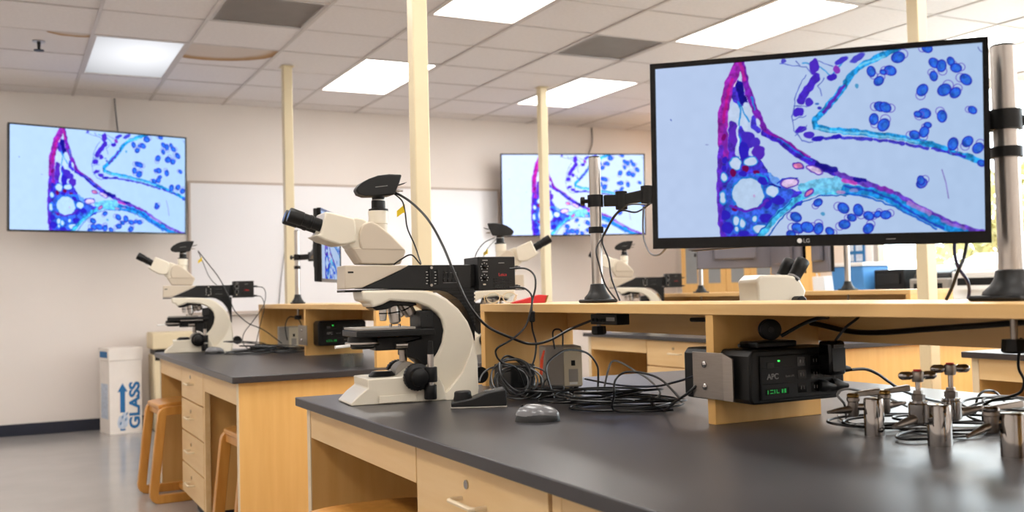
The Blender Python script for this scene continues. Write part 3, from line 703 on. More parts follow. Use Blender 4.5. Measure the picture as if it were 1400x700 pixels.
# ================================================================ the stained tissue picture shown on every screen
def tissue_mesh(nx=600, ny=338):
    rnd = np.random.RandomState(4)
    src = np.array([(899, 94), (1340.6, 60.8), (1337.6, 318.2), (899, 320)], float)      # picture corners in drawing units
    dst = np.array([(0, 1), (1, 1), (1, 0), (0, 0)], float)
    A = []
    for (X, Y), (u, v) in zip(src, dst):                                               # uv -> drawing units
        A.append([u, v, 1, 0, 0, 0, -X * u, -X * v, X]); A.append([0, 0, 0, u, v, 1, -Y * u, -Y * v, Y])
    A = np.array(A); h = np.linalg.solve(A[:, :8], A[:, 8])
    u, v = np.meshgrid(np.linspace(0, 1, nx), np.linspace(0, 1, ny))
    w = h[6] * u + h[7] * v + 1
    X = (h[0] * u + h[1] * v + h[2]) / w; Y = (h[3] * u + h[4] * v + h[5]) / w
    def vnoise(sc, seed):
        r = np.random.RandomState(seed); gx, gy = X / sc + 1000.5, Y / sc + 1000.5
        ix, iy = gx.astype(int), gy.astype(int); fx, fy = gx - ix, gy - iy; fx = fx * fx * (3 - 2 * fx); fy = fy * fy * (3 - 2 * fy)
        T = r.rand(256, 256)
        g = lambda a, b: T[a % 256, b % 256]
        return (g(ix, iy) * (1 - fx) + g(ix + 1, iy) * fx) * (1 - fy) + (g(ix, iy + 1) * (1 - fx) + g(ix + 1, iy + 1) * fx) * fy
    n1, n2, n3 = vnoise(2.2, 1), vnoise(5, 2), vnoise(11, 3)
    n12 = n1 * .35 + n2 * .65; wx, wy = (vnoise(6, 8) - .5) * 2.6, (vnoise(6, 9) - .5) * 2.6
    XX, YY = X + wx, Y + wy
    img = np.empty(X.shape + (3,)); img[:] = np.array((184, 206, 240.))
    img += ((n3 - .5) * 4)[..., None]; img += (np.clip((X - 1120) / 220, -1, 1) * np.array((-6, -3, -3))[:, None, None]).transpose(1, 2, 0)
    def put(mask, col, a=1.0, var=0.0):
        m = np.clip(mask, 0, 1)[..., None] * a
        c = np.array(col, float)[None, None] * (1 + var * (n12 - .5)[..., None] * 2)
        img[:] = img * (1 - m) + c * m
    def soft(d, e=0.9): return np.clip(0.5 - d / e, 0, 1)
    def seg_dist(pts, x, y):
        best = np.full(x.shape, 1e9); tt = np.zeros(x.shape); n = len(pts) - 1
        for i in range(n):
            (x0, y0), (x1, y1) = pts[i], pts[i + 1]; dx, dy = x1 - x0, y1 - y0
            t = np.clip(((x - x0) * dx + (y - y0) * dy) / (dx * dx + dy * dy + 1e-9), 0, 1)
            d = np.hypot(x - x0 - t * dx, y - y0 - t * dy); k = d < best; best[k] = d[k]; tt[k] = (i + t[k]) / n
        return best, tt
    def stroke(pts, wid, col, a=1.0, var=0.15, warp=True):
        d, _ = seg_dist(pts, XX if warp else X, YY if warp else Y); put(soft(d - wid / 2), col, a, var)
    def poly(pts, col, a=1.0, var=0.15):
        ins = np.zeros(X.shape, bool); n = len(pts)
        for i in range(n):
            (x0, y0), (x1, y1) = pts[i], pts[(i + 1) % n]
            c = ((y0 > YY) != (y1 > YY)) & (XX < (x1 - x0) * (YY - y0) / (y1 - y0 + 1e-9) + x0); ins ^= c
        put(ins.astype(float), col, a, var)
    def ell(x, y, rx, ry, col, a=1.0, rot=0, var=0.04, ring=None, warp=True):
        c, s = math.cos(math.radians(rot)), math.sin(math.radians(rot)); px, py = (XX if warp else X) - x, (YY if warp else Y) - y
        q = np.hypot((px * c + py * s) / rx, (-px * s + py * c) / ry); d = (q - 1) * min(rx, ry)
        if ring: put(soft(np.abs(d) - ring / 2), col, a, var)
        else: put(soft(d), col, a, var)
    WH = (196, 214, 242); VIO = (92, 44, 190); IND = (48, 34, 190); NAV = (26, 20, 140); MAG = (150, 40, 168); CY = (28, 140, 220); CYL = (120, 200, 238); PNK = (214, 140, 200)
    # tissue body
    poly([(1008, 108), (1013, 116), (1019, 130), (1022, 142), (1010, 146), (1002, 140), (997, 128)], (70, 50, 190), 1, .3)
    poly([(984, 205), (996, 208), (1008, 214), (1020, 212), (1034, 214), (1040, 222), (1047, 238), (1052, 252), (1070, 256), (1092, 262), (1090, 278), (1062, 290), (1040, 312), (1030, 322), (983, 322), (979, 300), (980, 250)], (66, 56, 202), 1, 0.35)
    img_mask = (n2 > .62) & (X > 984) & (X < 1095); 
    poly([(1000, 235), (1050, 235), (1080, 262), (1070, 285), (1035, 316), (990, 318), (986, 260)], (50, 120, 225), 0.6, 0.4)
    # upper V strand with its pale gap
    stroke([(1011, 84), (1003, 102), (996, 116), (992, 135), (988, 155), (987, 180), (987, 212)], 13, MAG, 1, .3)
    stroke([(1000, 170), (999, 190), (998, 214)], 10, (84, 46, 190), 1, .3); stroke([(1012, 178), (1016, 198), (1014, 214)], 12, (66, 50, 196), 1, .25); stroke([(1029, 160), (1028, 172), (1034, 178)], 7, (70, 60, 205), 1, .25)
    stroke([(984, 200), (982, 235), (980, 270), (981, 300), (985, 320)], 7, VIO, .95, .3)
    stroke([(1000, 108), (993, 135), (988, 165)], 4, (196, 28, 140), .75)
    stroke([(1014, 84), (1018, 112), (1026, 138), (1035, 160), (1043, 178), (1060, 190), (1080, 202)], 8.5, (120, 38, 176), 1, .3)
    stroke([(1012, 84), (1016, 108)], 5, (190, 40, 150), .8)
    stroke([(1010.5, 98), (1010, 112)], 2, WH); stroke([(1006, 112), (1004, 118)], 2, (236, 210, 236))
    stroke([(1010, 114), (1012, 128), (1016, 138)], 9, NAV, 1, .2)
    ell(1003.5, 154, 7.4, 12, WH, rot=8); ell(1021, 149, 5, 9.5, WH, rot=-22); ell(1016, 166, 5.2, 12, WH, rot=-8); ell(1033.5, 165.5, 2.8, 5.2, WH, rot=-18)
    for a in ([(1008, 139), (1011, 150), (1009, 165), (1008, 175)], [(1010, 140), (1017, 155), (1023, 165)], [(1006, 175), (1010, 195), (1008, 215)], [(1026, 132), (1030, 150)]): stroke(a, 2.2, CY, .85)
    ell(1002, 183, 6, 14, VIO, rot=5); ell(990, 190, 4, 18, (120, 40, 170), .8); stroke([(1007, 172), (1006, 188), (1009, 214)], 2.4, WH)
    ell(1021, 190, 9, 12, (70, 44, 190), rot=-10); ell(1030, 194, 7, 7, (76, 50, 196)); ell(1014, 205, 6, 12, IND); ell(1034, 208, 9, 10, (84, 44, 190), rot=15)
    ell(1046, 182, 4, 3.5, (110, 24, 120)); ell(988, 186, 3, 5, (120, 16, 110))
    stroke([(1042, 181), (1062, 191), (1082, 207), (1100, 219), (1118, 229), (1140, 238)], 9, (62, 40, 190), 1, .4)
    stroke([(1042, 178), (1060, 186), (1082, 201), (1102, 214)], 2.5, (140, 30, 160), .9)
    stroke([(1060, 188), (1084, 206), (1104, 220)], 2, CY, .6)
    # pale cavities and dark nuclei lower left
    for e in ((1003, 222, 8, 8), (1023, 220, 9, 6.5), (987, 240, 4, 6), (985, 268, 4.2, 9), (1051, 260, 8, 7.5), (1002, 299, 4.6, 6), (1010.5, 302, 3.6, 7), (1003, 310, 3.5, 4), (1027, 297, 4, 4), (1034, 310, 9, 6), (1092, 256, 6, 5)): ell(*e[:4], WH); ell(*e[:4], CY, ring=1.3, a=.8)
    ell(1019, 263, 20.5, 22, (186, 210, 240)); ell(1019, 263, 21.5, 23, CY, ring=2.0, a=.7); ell(1027, 266, 2, 2, (200, 160, 215), .8)
    for e in ((1016, 229, 5, 4), (999, 234, 4, 5), (1030, 234, 4, 3.5), (1001, 282, 4.5, 4.5)): ell(*e, (112, 12, 84))
    for e in ((989, 217, 3.5, 5), (988, 228, 3, 3.5), (1040, 245, 8, 6), (1044, 276, 6, 7), (1058, 272, 9, 6), (988, 291, 6, 7), (990, 308, 8, 8), (1012, 235, 6, 4), (1042, 296, 9, 6), (1012, 316, 7, 4)): ell(*e, IND, .95)
    stroke([(1030, 237), (1042, 240), (1046, 246)], 2.5, CY); stroke([(1048, 250), (1062, 256)], 2, NAV); stroke([(996, 278), (1012, 286), (1034, 282), (1044, 272)], 3.5, VIO)
    # lower right band
    stroke([(1034, 320), (1058, 292), (1082, 272), (1106, 261), (1136, 261), (1160, 263)], 8, (70, 180, 232), 1, .4)
    stroke([(1028, 320), (1054, 293), (1078, 272)], 1.4, (20, 80, 180)); stroke([(1044, 320), (1066, 292), (1092, 274), (1118, 266), (1150, 267)], 1.6, (20, 80, 180))
    poly([(1085, 252), (1110, 244), (1150, 240), (1160, 262), (1120, 264), (1092, 268)], (110, 196, 236), .9, .25)
    stroke([(1138, 236), (1160, 246), (1190, 256), (1220, 268), (1250, 286), (1276, 300), (1304, 312), (1336, 321)], 8, (104, 66, 192), 1, .3)
    stroke([(1150, 257), (1184, 263), (1210, 272), (1238, 287), (1262, 300), (1290, 314), (1310, 321)], 12, (34, 140, 220), 1, .3)
    stroke([(1150, 254), (1184, 262), (1214, 274), (1246, 296), (1280, 313)], 3, (40, 60, 190), .8); stroke([(1145, 263), (1180, 270), (1216, 283), (1246, 300), (1272, 314)], 2.5, (20, 90, 200), .9)
    stroke([(1146, 246), (1164, 250)], 5, (200, 70, 190), .9); stroke([(1194, 256), (1212, 262)], 5, (130, 50, 180)); stroke([(1234, 278), (1262, 293)], 6, (176, 130, 212), .8); stroke([(1280, 303), (1310, 315)], 4, (150, 110, 205), .8)
    stroke([(1112, 226), (1136, 232)], 8, NAV, .9); stroke([(1162, 245), (1176, 248)], 5, NAV, .9)
    for x, y, rx, ry, r in ((1086, 226, 8, 5.5, 10), (1074, 249, 13, 7.5, -8), (1100, 262, 8, 4, -35), (1108, 232, 13, 5, 22)):
        ell(x, y, rx, ry, (90, 50, 180), rot=r); ell(x, y, rx - 2, ry - 1.8, (216, 190, 228) if rx > 8 else (226, 130, 180), rot=r, var=.2)
    stroke([(1058, 250), (1066, 243), (1085, 243)], 1.6, (40, 60, 190)); ell(1143, 262, 6, 3, PNK, .7); ell(1160, 260, 6, 3, PNK, .5)
    # upper right branch
    stroke([(1226, 68), (1202, 77), (1180, 88), (1163, 101), (1152, 117), (1138, 136), (1120, 155), (1110, 165), (1112, 174), (1132, 178), (1160, 181), (1208, 187), (1232, 191), (1268, 199), (1290, 208), (1318, 217), (1342, 226)], 8, (40, 152, 224), 1, .45)
    stroke([(1112, 176), (1136, 180), (1170, 183), (1210, 189), (1250, 196)], 3, (130, 206, 240), .8); stroke([(1172, 92), (1190, 84), (1206, 78)], 3, (120, 206, 240), .8)
    for (x0, y0, x1, y1) in ((1124, 189, 1133, 189), (1146, 189, 1160, 190), (1163, 190, 1186, 191), (1190, 192, 1206, 194), (1210, 195, 1230, 198), (1234, 199, 1262, 204), (1268, 205, 1290, 210), (1296, 212, 1312, 216)): stroke([(x0, y0), (x1, y1)], 4.2, (58, 48, 196), .9, .3)
    stroke([(1150, 118), (1136, 138), (1122, 154)], 4, (90, 50, 186)); stroke([(1096, 86), (1116, 92), (1134, 104), (1142, 96), (1152, 84)], 2, CY, .7)
    stroke([(1092, 138), (1100, 124), (1114, 106)], 10.5, (72, 44, 196)); ell(1111, 92, 6.5, 11, (80, 46, 196), rot=12); ell(1088, 153, 7.5, 6.5, (70, 44, 200), rot=-15); ell(1091, 177, 8, 4.6, (70, 40, 196), rot=-25)
    ell(1102, 185, 6.5, 5.5, (76, 50, 200)); ell(1114, 190, 9, 3.8, IND, rot=-12); ell(1139, 188, 8, 3.2, IND); ell(1135, 107, 7.5, 5, (64, 40, 190), rot=-20); ell(1141, 96, 5.2, 5.4, (140, 60, 190)); ell(1103, 140, 5, 6, (74, 50, 200), rot=20)
    ell(1148, 84, 10, 4, (70, 60, 205), rot=-30); ell(1170, 80, 12, 4, (66, 60, 200), rot=-30, a=.9); ell(1070, 84, 4, 4, (60, 50, 190), .8); ell(1113, 142, 3, 2, (60, 110, 200)); ell(1116, 149, 3, 2.2, (60, 60, 190))
    for a in ([(1100, 103), (1089, 122), (1083, 140), (1080, 160), (1082, 178), (1092, 192), (1106, 195)], [(1064, 86), (1076, 90), (1100, 92), (1106, 100)], [(1086, 84), (1092, 90)], [(1082, 144), (1100, 146)], [(1081, 164), (1098, 158)], [(1084, 185), (1100, 172)], [(1118, 84), (1136, 92)], [(1124, 108), (1116, 118), (1120, 132)]): stroke(a, 1.3, (78, 92, 190), .85)
    # free grains
    def grain(x, y, r, rot=0, tail=1, col=(44, 96, 214)):
        c, s = math.cos(math.radians(rot)), math.sin(math.radians(rot))
        if tail: ell(x + c * r * .9, y + s * r * .9, r * .75, r * .7, (104, 84, 196), ring=1.1, warp=False, a=.9)
        ell(x, y, r, r * .8, col, rot=rot + 20, var=.3, warp=False); ell(x, y, r, r * .8, (40, 44, 180), rot=rot + 20, ring=1.3, warp=False); ell(x + .2 * r, y + .1 * r, r * .45, r * .35, (60, 130, 230), .6, rot=rot, warp=False)
    for g in ((1225, 80, 9, -35), (1188, 99, 7, 60), (1198, 112, 7, -60), (1214, 98, 8, 180), (1204, 100, 4, 0), (1265, 68, 7, 180), (1274, 88, 7.5, 20), (1284, 92, 8, 80), (1273, 106, 6.5, -120), (1297, 86, 6, 45), (1304, 95, 7.5, -10), (1317, 111, 8.5, 200), (1287, 125, 9.5, -50), (1302, 129, 8, -60), (1257, 125, 8.5, 110), (1325, 153, 6, 190), (1199, 147, 8, 180), (1206, 148, 8, 10), (1190, 164, 7.5, 80), (1203, 172, 9, -70), (1259, 157, 8.5, 160), (1250, 158, 5, 0), (1283, 161, 8, -110), (1263, 173, 5, 160), (1245, 186, 7, 180), (1258, 182, 7.5, 100), (1297, 199, 8.5, 90), (1317, 196, 8, 120), (1331, 205, 8, -60), (1253, 252, 7.5, -50), (1252, 248, 6, 60),
              (1146, 284, 8, 200), (1112, 276, 6, 130), (1082, 295, 7.5, 190), (1084, 310, 8, 190), (1097, 309, 8.5, 0), (1112, 311, 7.5, -90), (1166, 287, 8, 60), (1157, 297, 6, 180), (1180, 295, 7, 0), (1192, 293, 5, -60), (1203, 294, 7, -20), (1147, 306, 7.5, 160), (1179, 312, 7.5, -60), (1075, 318, 6, 0), (1127, 315, 6, 20), (1335, 226, 5, 0)):
        grain(*g[:3], rot=g[3], tail=1)
    for x, y in ((1168, 119), (1118, 291)): ell(x, y, 2.6, 3, (70, 150, 200), .9)
    stroke([(1281, 234), (1286, 252), (1289, 273)], 1.5, (130, 110, 190), .9, warp=False); stroke([(1335, 66), (1340, 74)], 1.2, (90, 100, 180)); ell(918, 162, 1, 1.4, (90, 110, 190)); ell(965, 197, 2, .8, (150, 160, 210))
    col = np.clip(img, 0, 255) / 255.0
    col = np.where(col <= .04045, col / 12.92, ((col + .055) / 1.055) ** 2.4)
    me = bpy.data.meshes.new('screen_picture')
    vs = np.stack([u.ravel() - .5, np.zeros(u.size), v.ravel() - .5], 1)
    i = np.arange(nx * (ny - 1)).reshape(ny - 1, nx)[:, :-1].ravel()
    fc = np.stack([i, i + 1, i + nx + 1, i + nx], 1)
    me.vertices.add(len(vs)); me.vertices.foreach_set('co', vs.ravel().astype(np.float32))
    me.loops.add(fc.size); me.loops.foreach_set('vertex_index', fc.ravel().astype(np.int32))
    me.polygons.add(len(fc)); me.polygons.foreach_set('loop_start', (np.arange(len(fc)) * 4).astype(np.int32)); me.polygons.foreach_set('loop_total', np.full(len(fc), 4, np.int32))
    me.update(calc_edges=True)
    ca = me.color_attributes.new('picture', 'FLOAT_COLOR', 'POINT')
    ca.data.foreach_set('color', np.concatenate([col.reshape(-1, 3), np.ones((u.size, 1))], 1).ravel().astype(np.float32))
    return me
TISSUE = tissue_mesh()
def screen_material(name, strength, gain=(1, 1, 1)):
    m = bpy.data.materials.new(name); m.use_nodes = True; nt = m.node_tree; nt.nodes.clear()
    out = nt.nodes.new('ShaderNodeOutputMaterial'); e = nt.nodes.new('ShaderNodeEmission'); a = nt.nodes.new('ShaderNodeVertexColor'); a.layer_name = 'picture'
    mx = nt.nodes.new('ShaderNodeMixRGB'); mx.blend_type = 'MULTIPLY'; mx.inputs[0].default_value = 1; mx.inputs[2].default_value = gain + (1,)
    nt.links.new(a.outputs['Color'], mx.inputs[1]); nt.links.new(mx.outputs[0], e.inputs['Color']); e.inputs['Strength'].default_value = strength
    nt.links.new(e.outputs[0], out.inputs[0]); M[name] = m
screen_material('screen_monitor', 0.95); screen_material('screen_tv', 1.25, (0.88, 1.0, 1.06)); screen_material('screen_tv_far', 1.65, (1.05, 1.0, 1.0))
TISSUE.materials.append(M['screen_monitor'])
def screen(w, h, y, zc, material, parent):
    o = bpy.data.objects.new('screen', TISSUE); COL.objects.link(o); o.parent = parent; o.location = (0, y, zc); o.scale = (w, 1, h)
    o.material_slots[0].link = 'OBJECT'; o.material_slots[0].material = M[material]
    return o
def panel(name, lab, cat, loc, rot, w, h, bez, bottom, depth, smat, group=None, back='black', logo=False):
    """display: local -y faces the viewer, origin at panel centre"""
    t = thing(name, lab, cat, loc, 0, group); t.rotation_euler = rot
    sw, sh = w - 2 * bez, h - bez - bottom; zc = (bottom - bez) / 2
    f = MB()
    f.box((-w / 2, -0.006, -h / 2), (-w / 2 + bez, 0.012, h / 2)); f.box((w / 2 - bez, -0.006, -h / 2), (w / 2, 0.012, h / 2))
    f.box((-w / 2 + bez, -0.006, h / 2 - bez), (w / 2 - bez, 0.012, h / 2)); f.box((-w / 2 + bez, -0.006, -h / 2), (w / 2 - bez, 0.012, -h / 2 + bottom))
    fo = f.build('bezel', 'black_gloss', t)
    MB().box((-w / 2 + bez, 0.0, -h / 2 + bottom), (w / 2 - bez, 0.012, h / 2 - bez)).build('display_panel', 'dark_screen', t)
    MB().box((-w / 2 + 0.002, 0.012, -h / 2 + 0.002), (w / 2 - 0.002, 0.012 + depth * 0.4, h / 2 - 0.002)).build('back_cover', back, t, bevel=0.004)
    MB().box((-w * 0.28, 0.012 + depth * 0.4, -h * 0.30), (w * 0.28, 0.012 + depth, h * 0.22)).build('rear_housing', back, t, bevel=0.008)
    if smat: screen(sw, sh, -0.001, zc, smat, t)
    return t, fo
LG, lb = panel('monitor', 'big black framed monitor showing blue stained tissue at right', 'monitor', (1.259, 1.315, EYE + 0.238), (0.038, 0.0, -0.826), 0.565, 0.340, 0.0095, 0.020, 0.045, 'screen_monitor')
LG.rotation_euler = (Euler((0, 0, -0.826)).to_matrix() @ Euler((0.038, 0, 0)).to_matrix() @ Euler((0, 0.02, 0)).to_matrix()).to_euler()
MB().cyl((-0.022, -0.0068, -0.160), (-0.022, -0.006, -0.160), 0.0042, n=20).build('logo_disc', 'print_white', lb)
text('logo_letters', 'LG', 0.0095, 'print_grey', lb, (-0.0162, -0.0064, -0.1634), (math.pi / 2, 0, 0), 0.0003, bold=0.0002)
MB().box((0.12, -0.0064, -0.1605), (0.135, -0.006, -0.1595)).build('power_mark', 'print_grey', lb)
def tv(lab, loc, yaw, pitch, w, h, smat, ymount):
    t, _ = panel('wall_television', lab, 'television', loc, (0, 0, 0), w, h, 0.012, 0.014, 0.07, smat, 'televisions on the back wall')
    t.rotation_euler = (Euler((0, 0, yaw)).to_matrix() @ Euler((pitch, 0, 0)).to_matrix()).to_euler()
    arm = thing('television_bracket', 'black swing bracket holding %s' % lab.replace('wide', 'the wide'), 'wall bracket', (loc[0], YB, loc[2]))
    MB().box((-0.12, -0.02, -0.2), (0.12, -0.001, 0.2)).build('wall_plate', 'black', arm, bevel=0.002)
    MB().box((-0.03, -(YB - loc[1]) + 0.10, -0.05), (0.03, -0.02, 0.05)).build('swing_arm', 'black', arm, bevel=0.003)
tv('wide television on the back wall at far left', (0.698, 8.56, EYE + 0.962), 0.241, 0.032, 1.383, 0.82, 'screen_tv', 0)
tv('wide television on the back wall behind the slim cream post', (5.07, 8.592, EYE + 0.958), -0.293, 0.038, 1.475, 0.82, 'screen_tv_far', 0)

# ================================================================ monitor poles and arms
def pole_stand(x, y, top, r, lab, clamp_z=None, clip_z=None, knob_side=-1):
    t = thing('monitor_pole', lab, 'monitor stand', (x, y, SH_T), 0, 'aluminium monitor poles')
    k = r / 0.0165
    MB().box((-0.041 * k, -0.041 * k, 0), (0.041 * k, 0.041 * k, 0.010)).build('base_plate', 'black', t, bevel=0.004)
    MB().lathe([(0, 0.039 * k), (0.006, 0.038 * k), (0.016, 0.029 * k), (0.028, 0.023 * k), (0.042, 0.0205 * k), (0.044, 0.0168 * k)], (0, 0, 0.010), (0, 0, 1), 28).build('base_flange', 'charcoal', t)
    MB().cyl((0, 0, 0.02), (0, 0, top), r, n=28).build('pole', 'aluminium', t, bevel=0.001)
    MB().cyl((0, 0, top), (0, 0, top + 0.003), r * 1.02, r * 0.9, n=28).build('cap', 'charcoal', t)
    MB().cyl((0, 0, -0.024), (0, 0, -0.066), 0.006, n=12).build('bolt', 'steel', t)
    MB().lathe([(0, 0.02), (0.02, 0.022), (0.024, 0.018)], (0, 0, -0.066), (0, 0, -0.1), 8).build('clamp_nut', 'black', t)
    if clip_z: MB().lathe([(0, r * 1.04), (0, r * 1.3), (0.018, r * 1.3), (0.018, r * 1.04)], (0, 0, clip_z), (0, 0, 1), 24).build('cable_clip', 'black', t)
    if clamp_z:
        c = MB().lathe([(0, r * 1.04), (0, r * 1.35), (0.034, r * 1.35), (0.034, r * 1.04)], (0, 0, clamp_z), (0, 0, 9), 24).build('clamp', 'black', t)
        a = Vector((-0.93, -0.0, 0)) if knob_side < 0 else Vector((0.9, -0.2, 0))
        a = Vector((-_room(Vector((1, 0, 0))).x, -_room(Vector((1, 0, 0))).y, 0)) * (1 if knob_side < 0 else -1)
        z = Vector((0, 0, clamp_z + 0.017))
        MB().lathe([(0, 0.006), (0.010, 0.006), (0.010, 0.013), (0.020, 0.013), (0.022, 0.009)], z + a * r * 1.25, z + a, 8).build('clamp_knob', 'black', c)
    return t
side = Vector((math.cos(YAW), -math.sin(YAW), 0))          # to the right as seen from the doorway
deep = Vector((math.sin(YAW), math.cos(YAW), 0))
def arm(t, pts, w=0.012, h=0.016):
    """articulated arm: flat links with pivot drums"""
    o = Vector(t.location)
    for a, b in zip(pts[:-1], pts[1:]):
        a, b = Vector(a) - o, Vector(b) - o; d = (b - a).normalized(); n = d.cross(Vector((0, 0, 1))).normalized(); u = n.cross(d)
        vs = []
        for p in (a, b):
            for q, s in ((-1, -1), (1, -1), (1, 1), (-1, 1)): vs.append(p + n * w * q + u * h * s)
        MB().add(vs, [(0, 1, 2, 3), (7, 6, 5, 4), (0, 4, 5, 1), (1, 5, 6, 2), (2, 6, 7, 3), (3, 7, 4, 0)]).build('arm_link', 'black', t, bevel=0.003)
    for p in pts[1:]:
        p = Vector(p) - o; MB().cyl(p + Vector((0, 0, -0.026)), p + Vector((0, 0, 0.026)), 0.017, n=20).build('pivot', 'black', t, bevel=0.002)
    return t
# centre pole on the nearest shelf, its arm and the second monitor for the far seat
mx, my = 1.50, 2.424
PM = pole_stand(mx, my, 0.413, 0.0165, 'aluminium pole in the middle of the nearest shelf', 0.272, 0.197)
q0 = Vector((mx, my, 1.311)) + side * 0.024
q1 = q0 + side * 0.05 + Vector((0, 0, 0.0)); q2 = q0 + side * 0.12 - deep * 0.02 + Vector((0, 0, 0.012)); q3 = q2 + side * 0.24 + deep * 0.06
arm(PM, [tuple(q0), tuple(q1), tuple(q2), tuple(q3)])
pm, _ = panel('monitor', 'monitor turned to the far seat behind the big monitor', 'monitor', tuple(q3 + Vector((0.03, 0.03, 0.0)) + Vector((0.06, 0, 0))), (0, 0, math.radians(90)), 0.50, 0.30, 0.012, 0.016, 0.04, None, back='monitor_grey')
# right pole with the big monitor
rx, ry = 1.545, 1.148
PR = pole_stand(rx, ry, 0.440, 0.0205, 'thick aluminium pole beside the big monitor at the right edge', 0.295, 0.247, 1)
q0 = Vector((rx, ry, 1.334)) - side * 0.028; lgc = Vector((1.259, 1.315, EYE + 0.238)); nb = Vector((math.sin(0.826), math.cos(0.826), 0))
q2 = lgc + nb * 0.075; q2.z = 1.325; q1 = q0 - side * 0.07 + deep * 0.10
arm(PR, [tuple(q0), tuple(q1), tuple(q2)])
# left rear bench
lx, ly = 1.505, 5.70
PL = pole_stand(lx, ly, 0.42, 0.0145, 'aluminium pole on the left rear shelf', 0.250, 0.20)
q0 = Vector((lx, ly, 1.289)) + side * 0.02; mc = Vector((1.425, 4.77, 1.30)); dr = Vector((math.sin(math.radians(27)), math.cos(math.radians(27)), 0)); nrm = Vector((-dr.y, dr.x, 0))
q1 = q0 + side * 0.07 - deep * 0.05; q2 = mc + nrm * 0.07
arm(PL, [tuple(q0), tuple(q1), (q2.x, q2.y, 1.289)])
lm, _ = panel('monitor', 'monitor seen almost edge on behind the nearest microscope', 'monitor', tuple(mc), (0, 0, math.atan2(dr.y, dr.x)), 0.53, 0.345, 0.012, 0.016, 0.045, 'screen_monitor', back='charcoal')
# right rear bench
PA = pole_stand(4.38, 5.70, 0.42, 0.0165, 'small distant pole under the left part of the big monitor', 0.25)
q0 = Vector((4.38, 5.70, 1.289)) - side * 0.02
panel('monitor', 'grey backed distant monitor under the left part of the big monitor', 'monitor', (4.42, 5.38, 1.338), (0, 0, math.radians(180 - 32)), 0.50, 0.31, 0.012, 0.016, 0.04, None, back='monitor_grey')
arm(PA, [tuple(q0), (4.43, 5.62, 1.289), (4.405, 5.44, 1.289)])
PB = pole_stand(4.38, 4.32, 0.46, 0.0165, 'distant pole in front of the blue bin', 0.33)
panel('monitor', 'distant grey backed monitor with a dark right edge, behind the stereo microscope eyepieces', 'monitor', (4.535, 4.97, 1.30), (0, 0, math.radians(70)), 0.50, 0.335, 0.012, 0.016, 0.04, None, back='monitor_grey')
panel('monitor', 'distant narrow looking dark monitor between the grey one and the blue bin', 'monitor', (4.40, 4.52, 1.30), (0, 0, math.radians(58)), 0.46, 0.335, 0.012, 0.016, 0.04, None, back='monitor_grey')
arm(PB, [(4.375, 4.34, 1.38), (4.345, 4.44, 1.36), (4.375, 4.535, 1.34)])
arm(PB, [(4.40, 4.34, 1.38), (4.46, 4.62, 1.36), (4.485, 4.96, 1.34)])

# ================================================================ power supplies under the shelves
def ups(lab, x, y, z, L, T, H, face=-1, detailed=True):
    """long battery unit on its side; big face looks along y*face"""
    t = thing('battery_backup', lab, 'battery backup', (x, y, z))
    pts = [(0.008, 0), (L - 0.02, 0), (L, 0.02), (L, H - 0.01), (L - 0.012, H), (0.01, H), (0, H - 0.012), (0, 0.01)]
    MB().prism(pts, 0, T).build('case', 'black', t, bevel=0.004)
    if not detailed: return t
    e = MB().box((0.026, -0.004, 0.008), (L - 0.03, 0.0, H - 0.012)).build('front_panel', 'black', t, bevel=0.002)
    text('brand_letters', 'APC', 0.0165, 'print_grey', e, (0.042, -0.0044, H * 0.455), (math.pi / 2, 0, 0), 0.0003, bold=0.0003)
    text('model_letters', 'Back-UPS', 0.0062, 'print_grey', e, (0.092, -0.0044, H * 0.475), (math.pi / 2, 0, 0), 0.0002)
    sd = MB().box((0.038, -0.0046, 0.018), (0.100, -0.004, 0.032)).build('status_display', 'black_gloss', e)
    for x_, w_, z_, h_ in ((0.042, 0.002, 0.0205, 0.008), (0.049, 0.008, 0.021, 0.0018), (0.049, 0.008, 0.0270, 0.0018), (0.060, 0.0018, 0.021, 0.008), (0.066, 0.007, 0.021, 0.0018), (0.066, 0.0018, 0.021, 0.008), (0.080, 0.004, 0.021, 0.008), (0.087, 0.005, 0.021, 0.0085)):
        MB().box((x_, -0.0050, z_), (x_ + w_, -0.0046, z_ + h_)).build('display_segment', 'lcd', sd)
    MB().box((0.042, -0.0052, H - 0.040), (0.062, -0.004, H - 0.026)).build('power_button', 'black_gloss', e, bevel=0.001)
    MB().box((0.072, -0.0048, H - 0.025), (0.077, -0.004, H - 0.0225)).build('power_led', 'led', e)
    for zz in (H * 0.66, H * 0.36): MB().box((0.03, -0.0046, zz), (0.12, -0.004, zz + 0.0015)).build('groove', 'black_gloss', e)
    for i in range(3):
        for j in range(3):
            xx = 0.125 + i * 0.037; zz = 0.018 + j * 0.028
            so = MB().box((xx, -0.0046, zz), (xx + 0.024, -0.004, zz + 0.020)).build('socket', 'black_gloss', e, bevel=0.001)
            for dx in (0.008, 0.016): MB().box((xx + dx, -0.0050, zz + 0.007), (xx + dx + 0.0016, -0.0045, zz + 0.014)).build('socket_slot', 'print_grey', so)
    return t
ups('black battery backup with APC lettering under the nearest shelf', 1.372, 1.632, 0.812, 0.262, 0.10, 0.112)
ups('second battery backup on the hidden side of the nearest divider', 1.368, 1.766, 0.812, 0.262, 0.085, 0.112, detailed=False)
b = thing('steel_bracket', 'brushed steel bracket plate screwed over the divider edge', 'bracket', (1.352, 1.748, 0.866))
MB().box((-0.006, -0.062, -0.047), (-0.002, 0.042, 0.052)).build('plate', 'steel', b, bevel=0.0008)
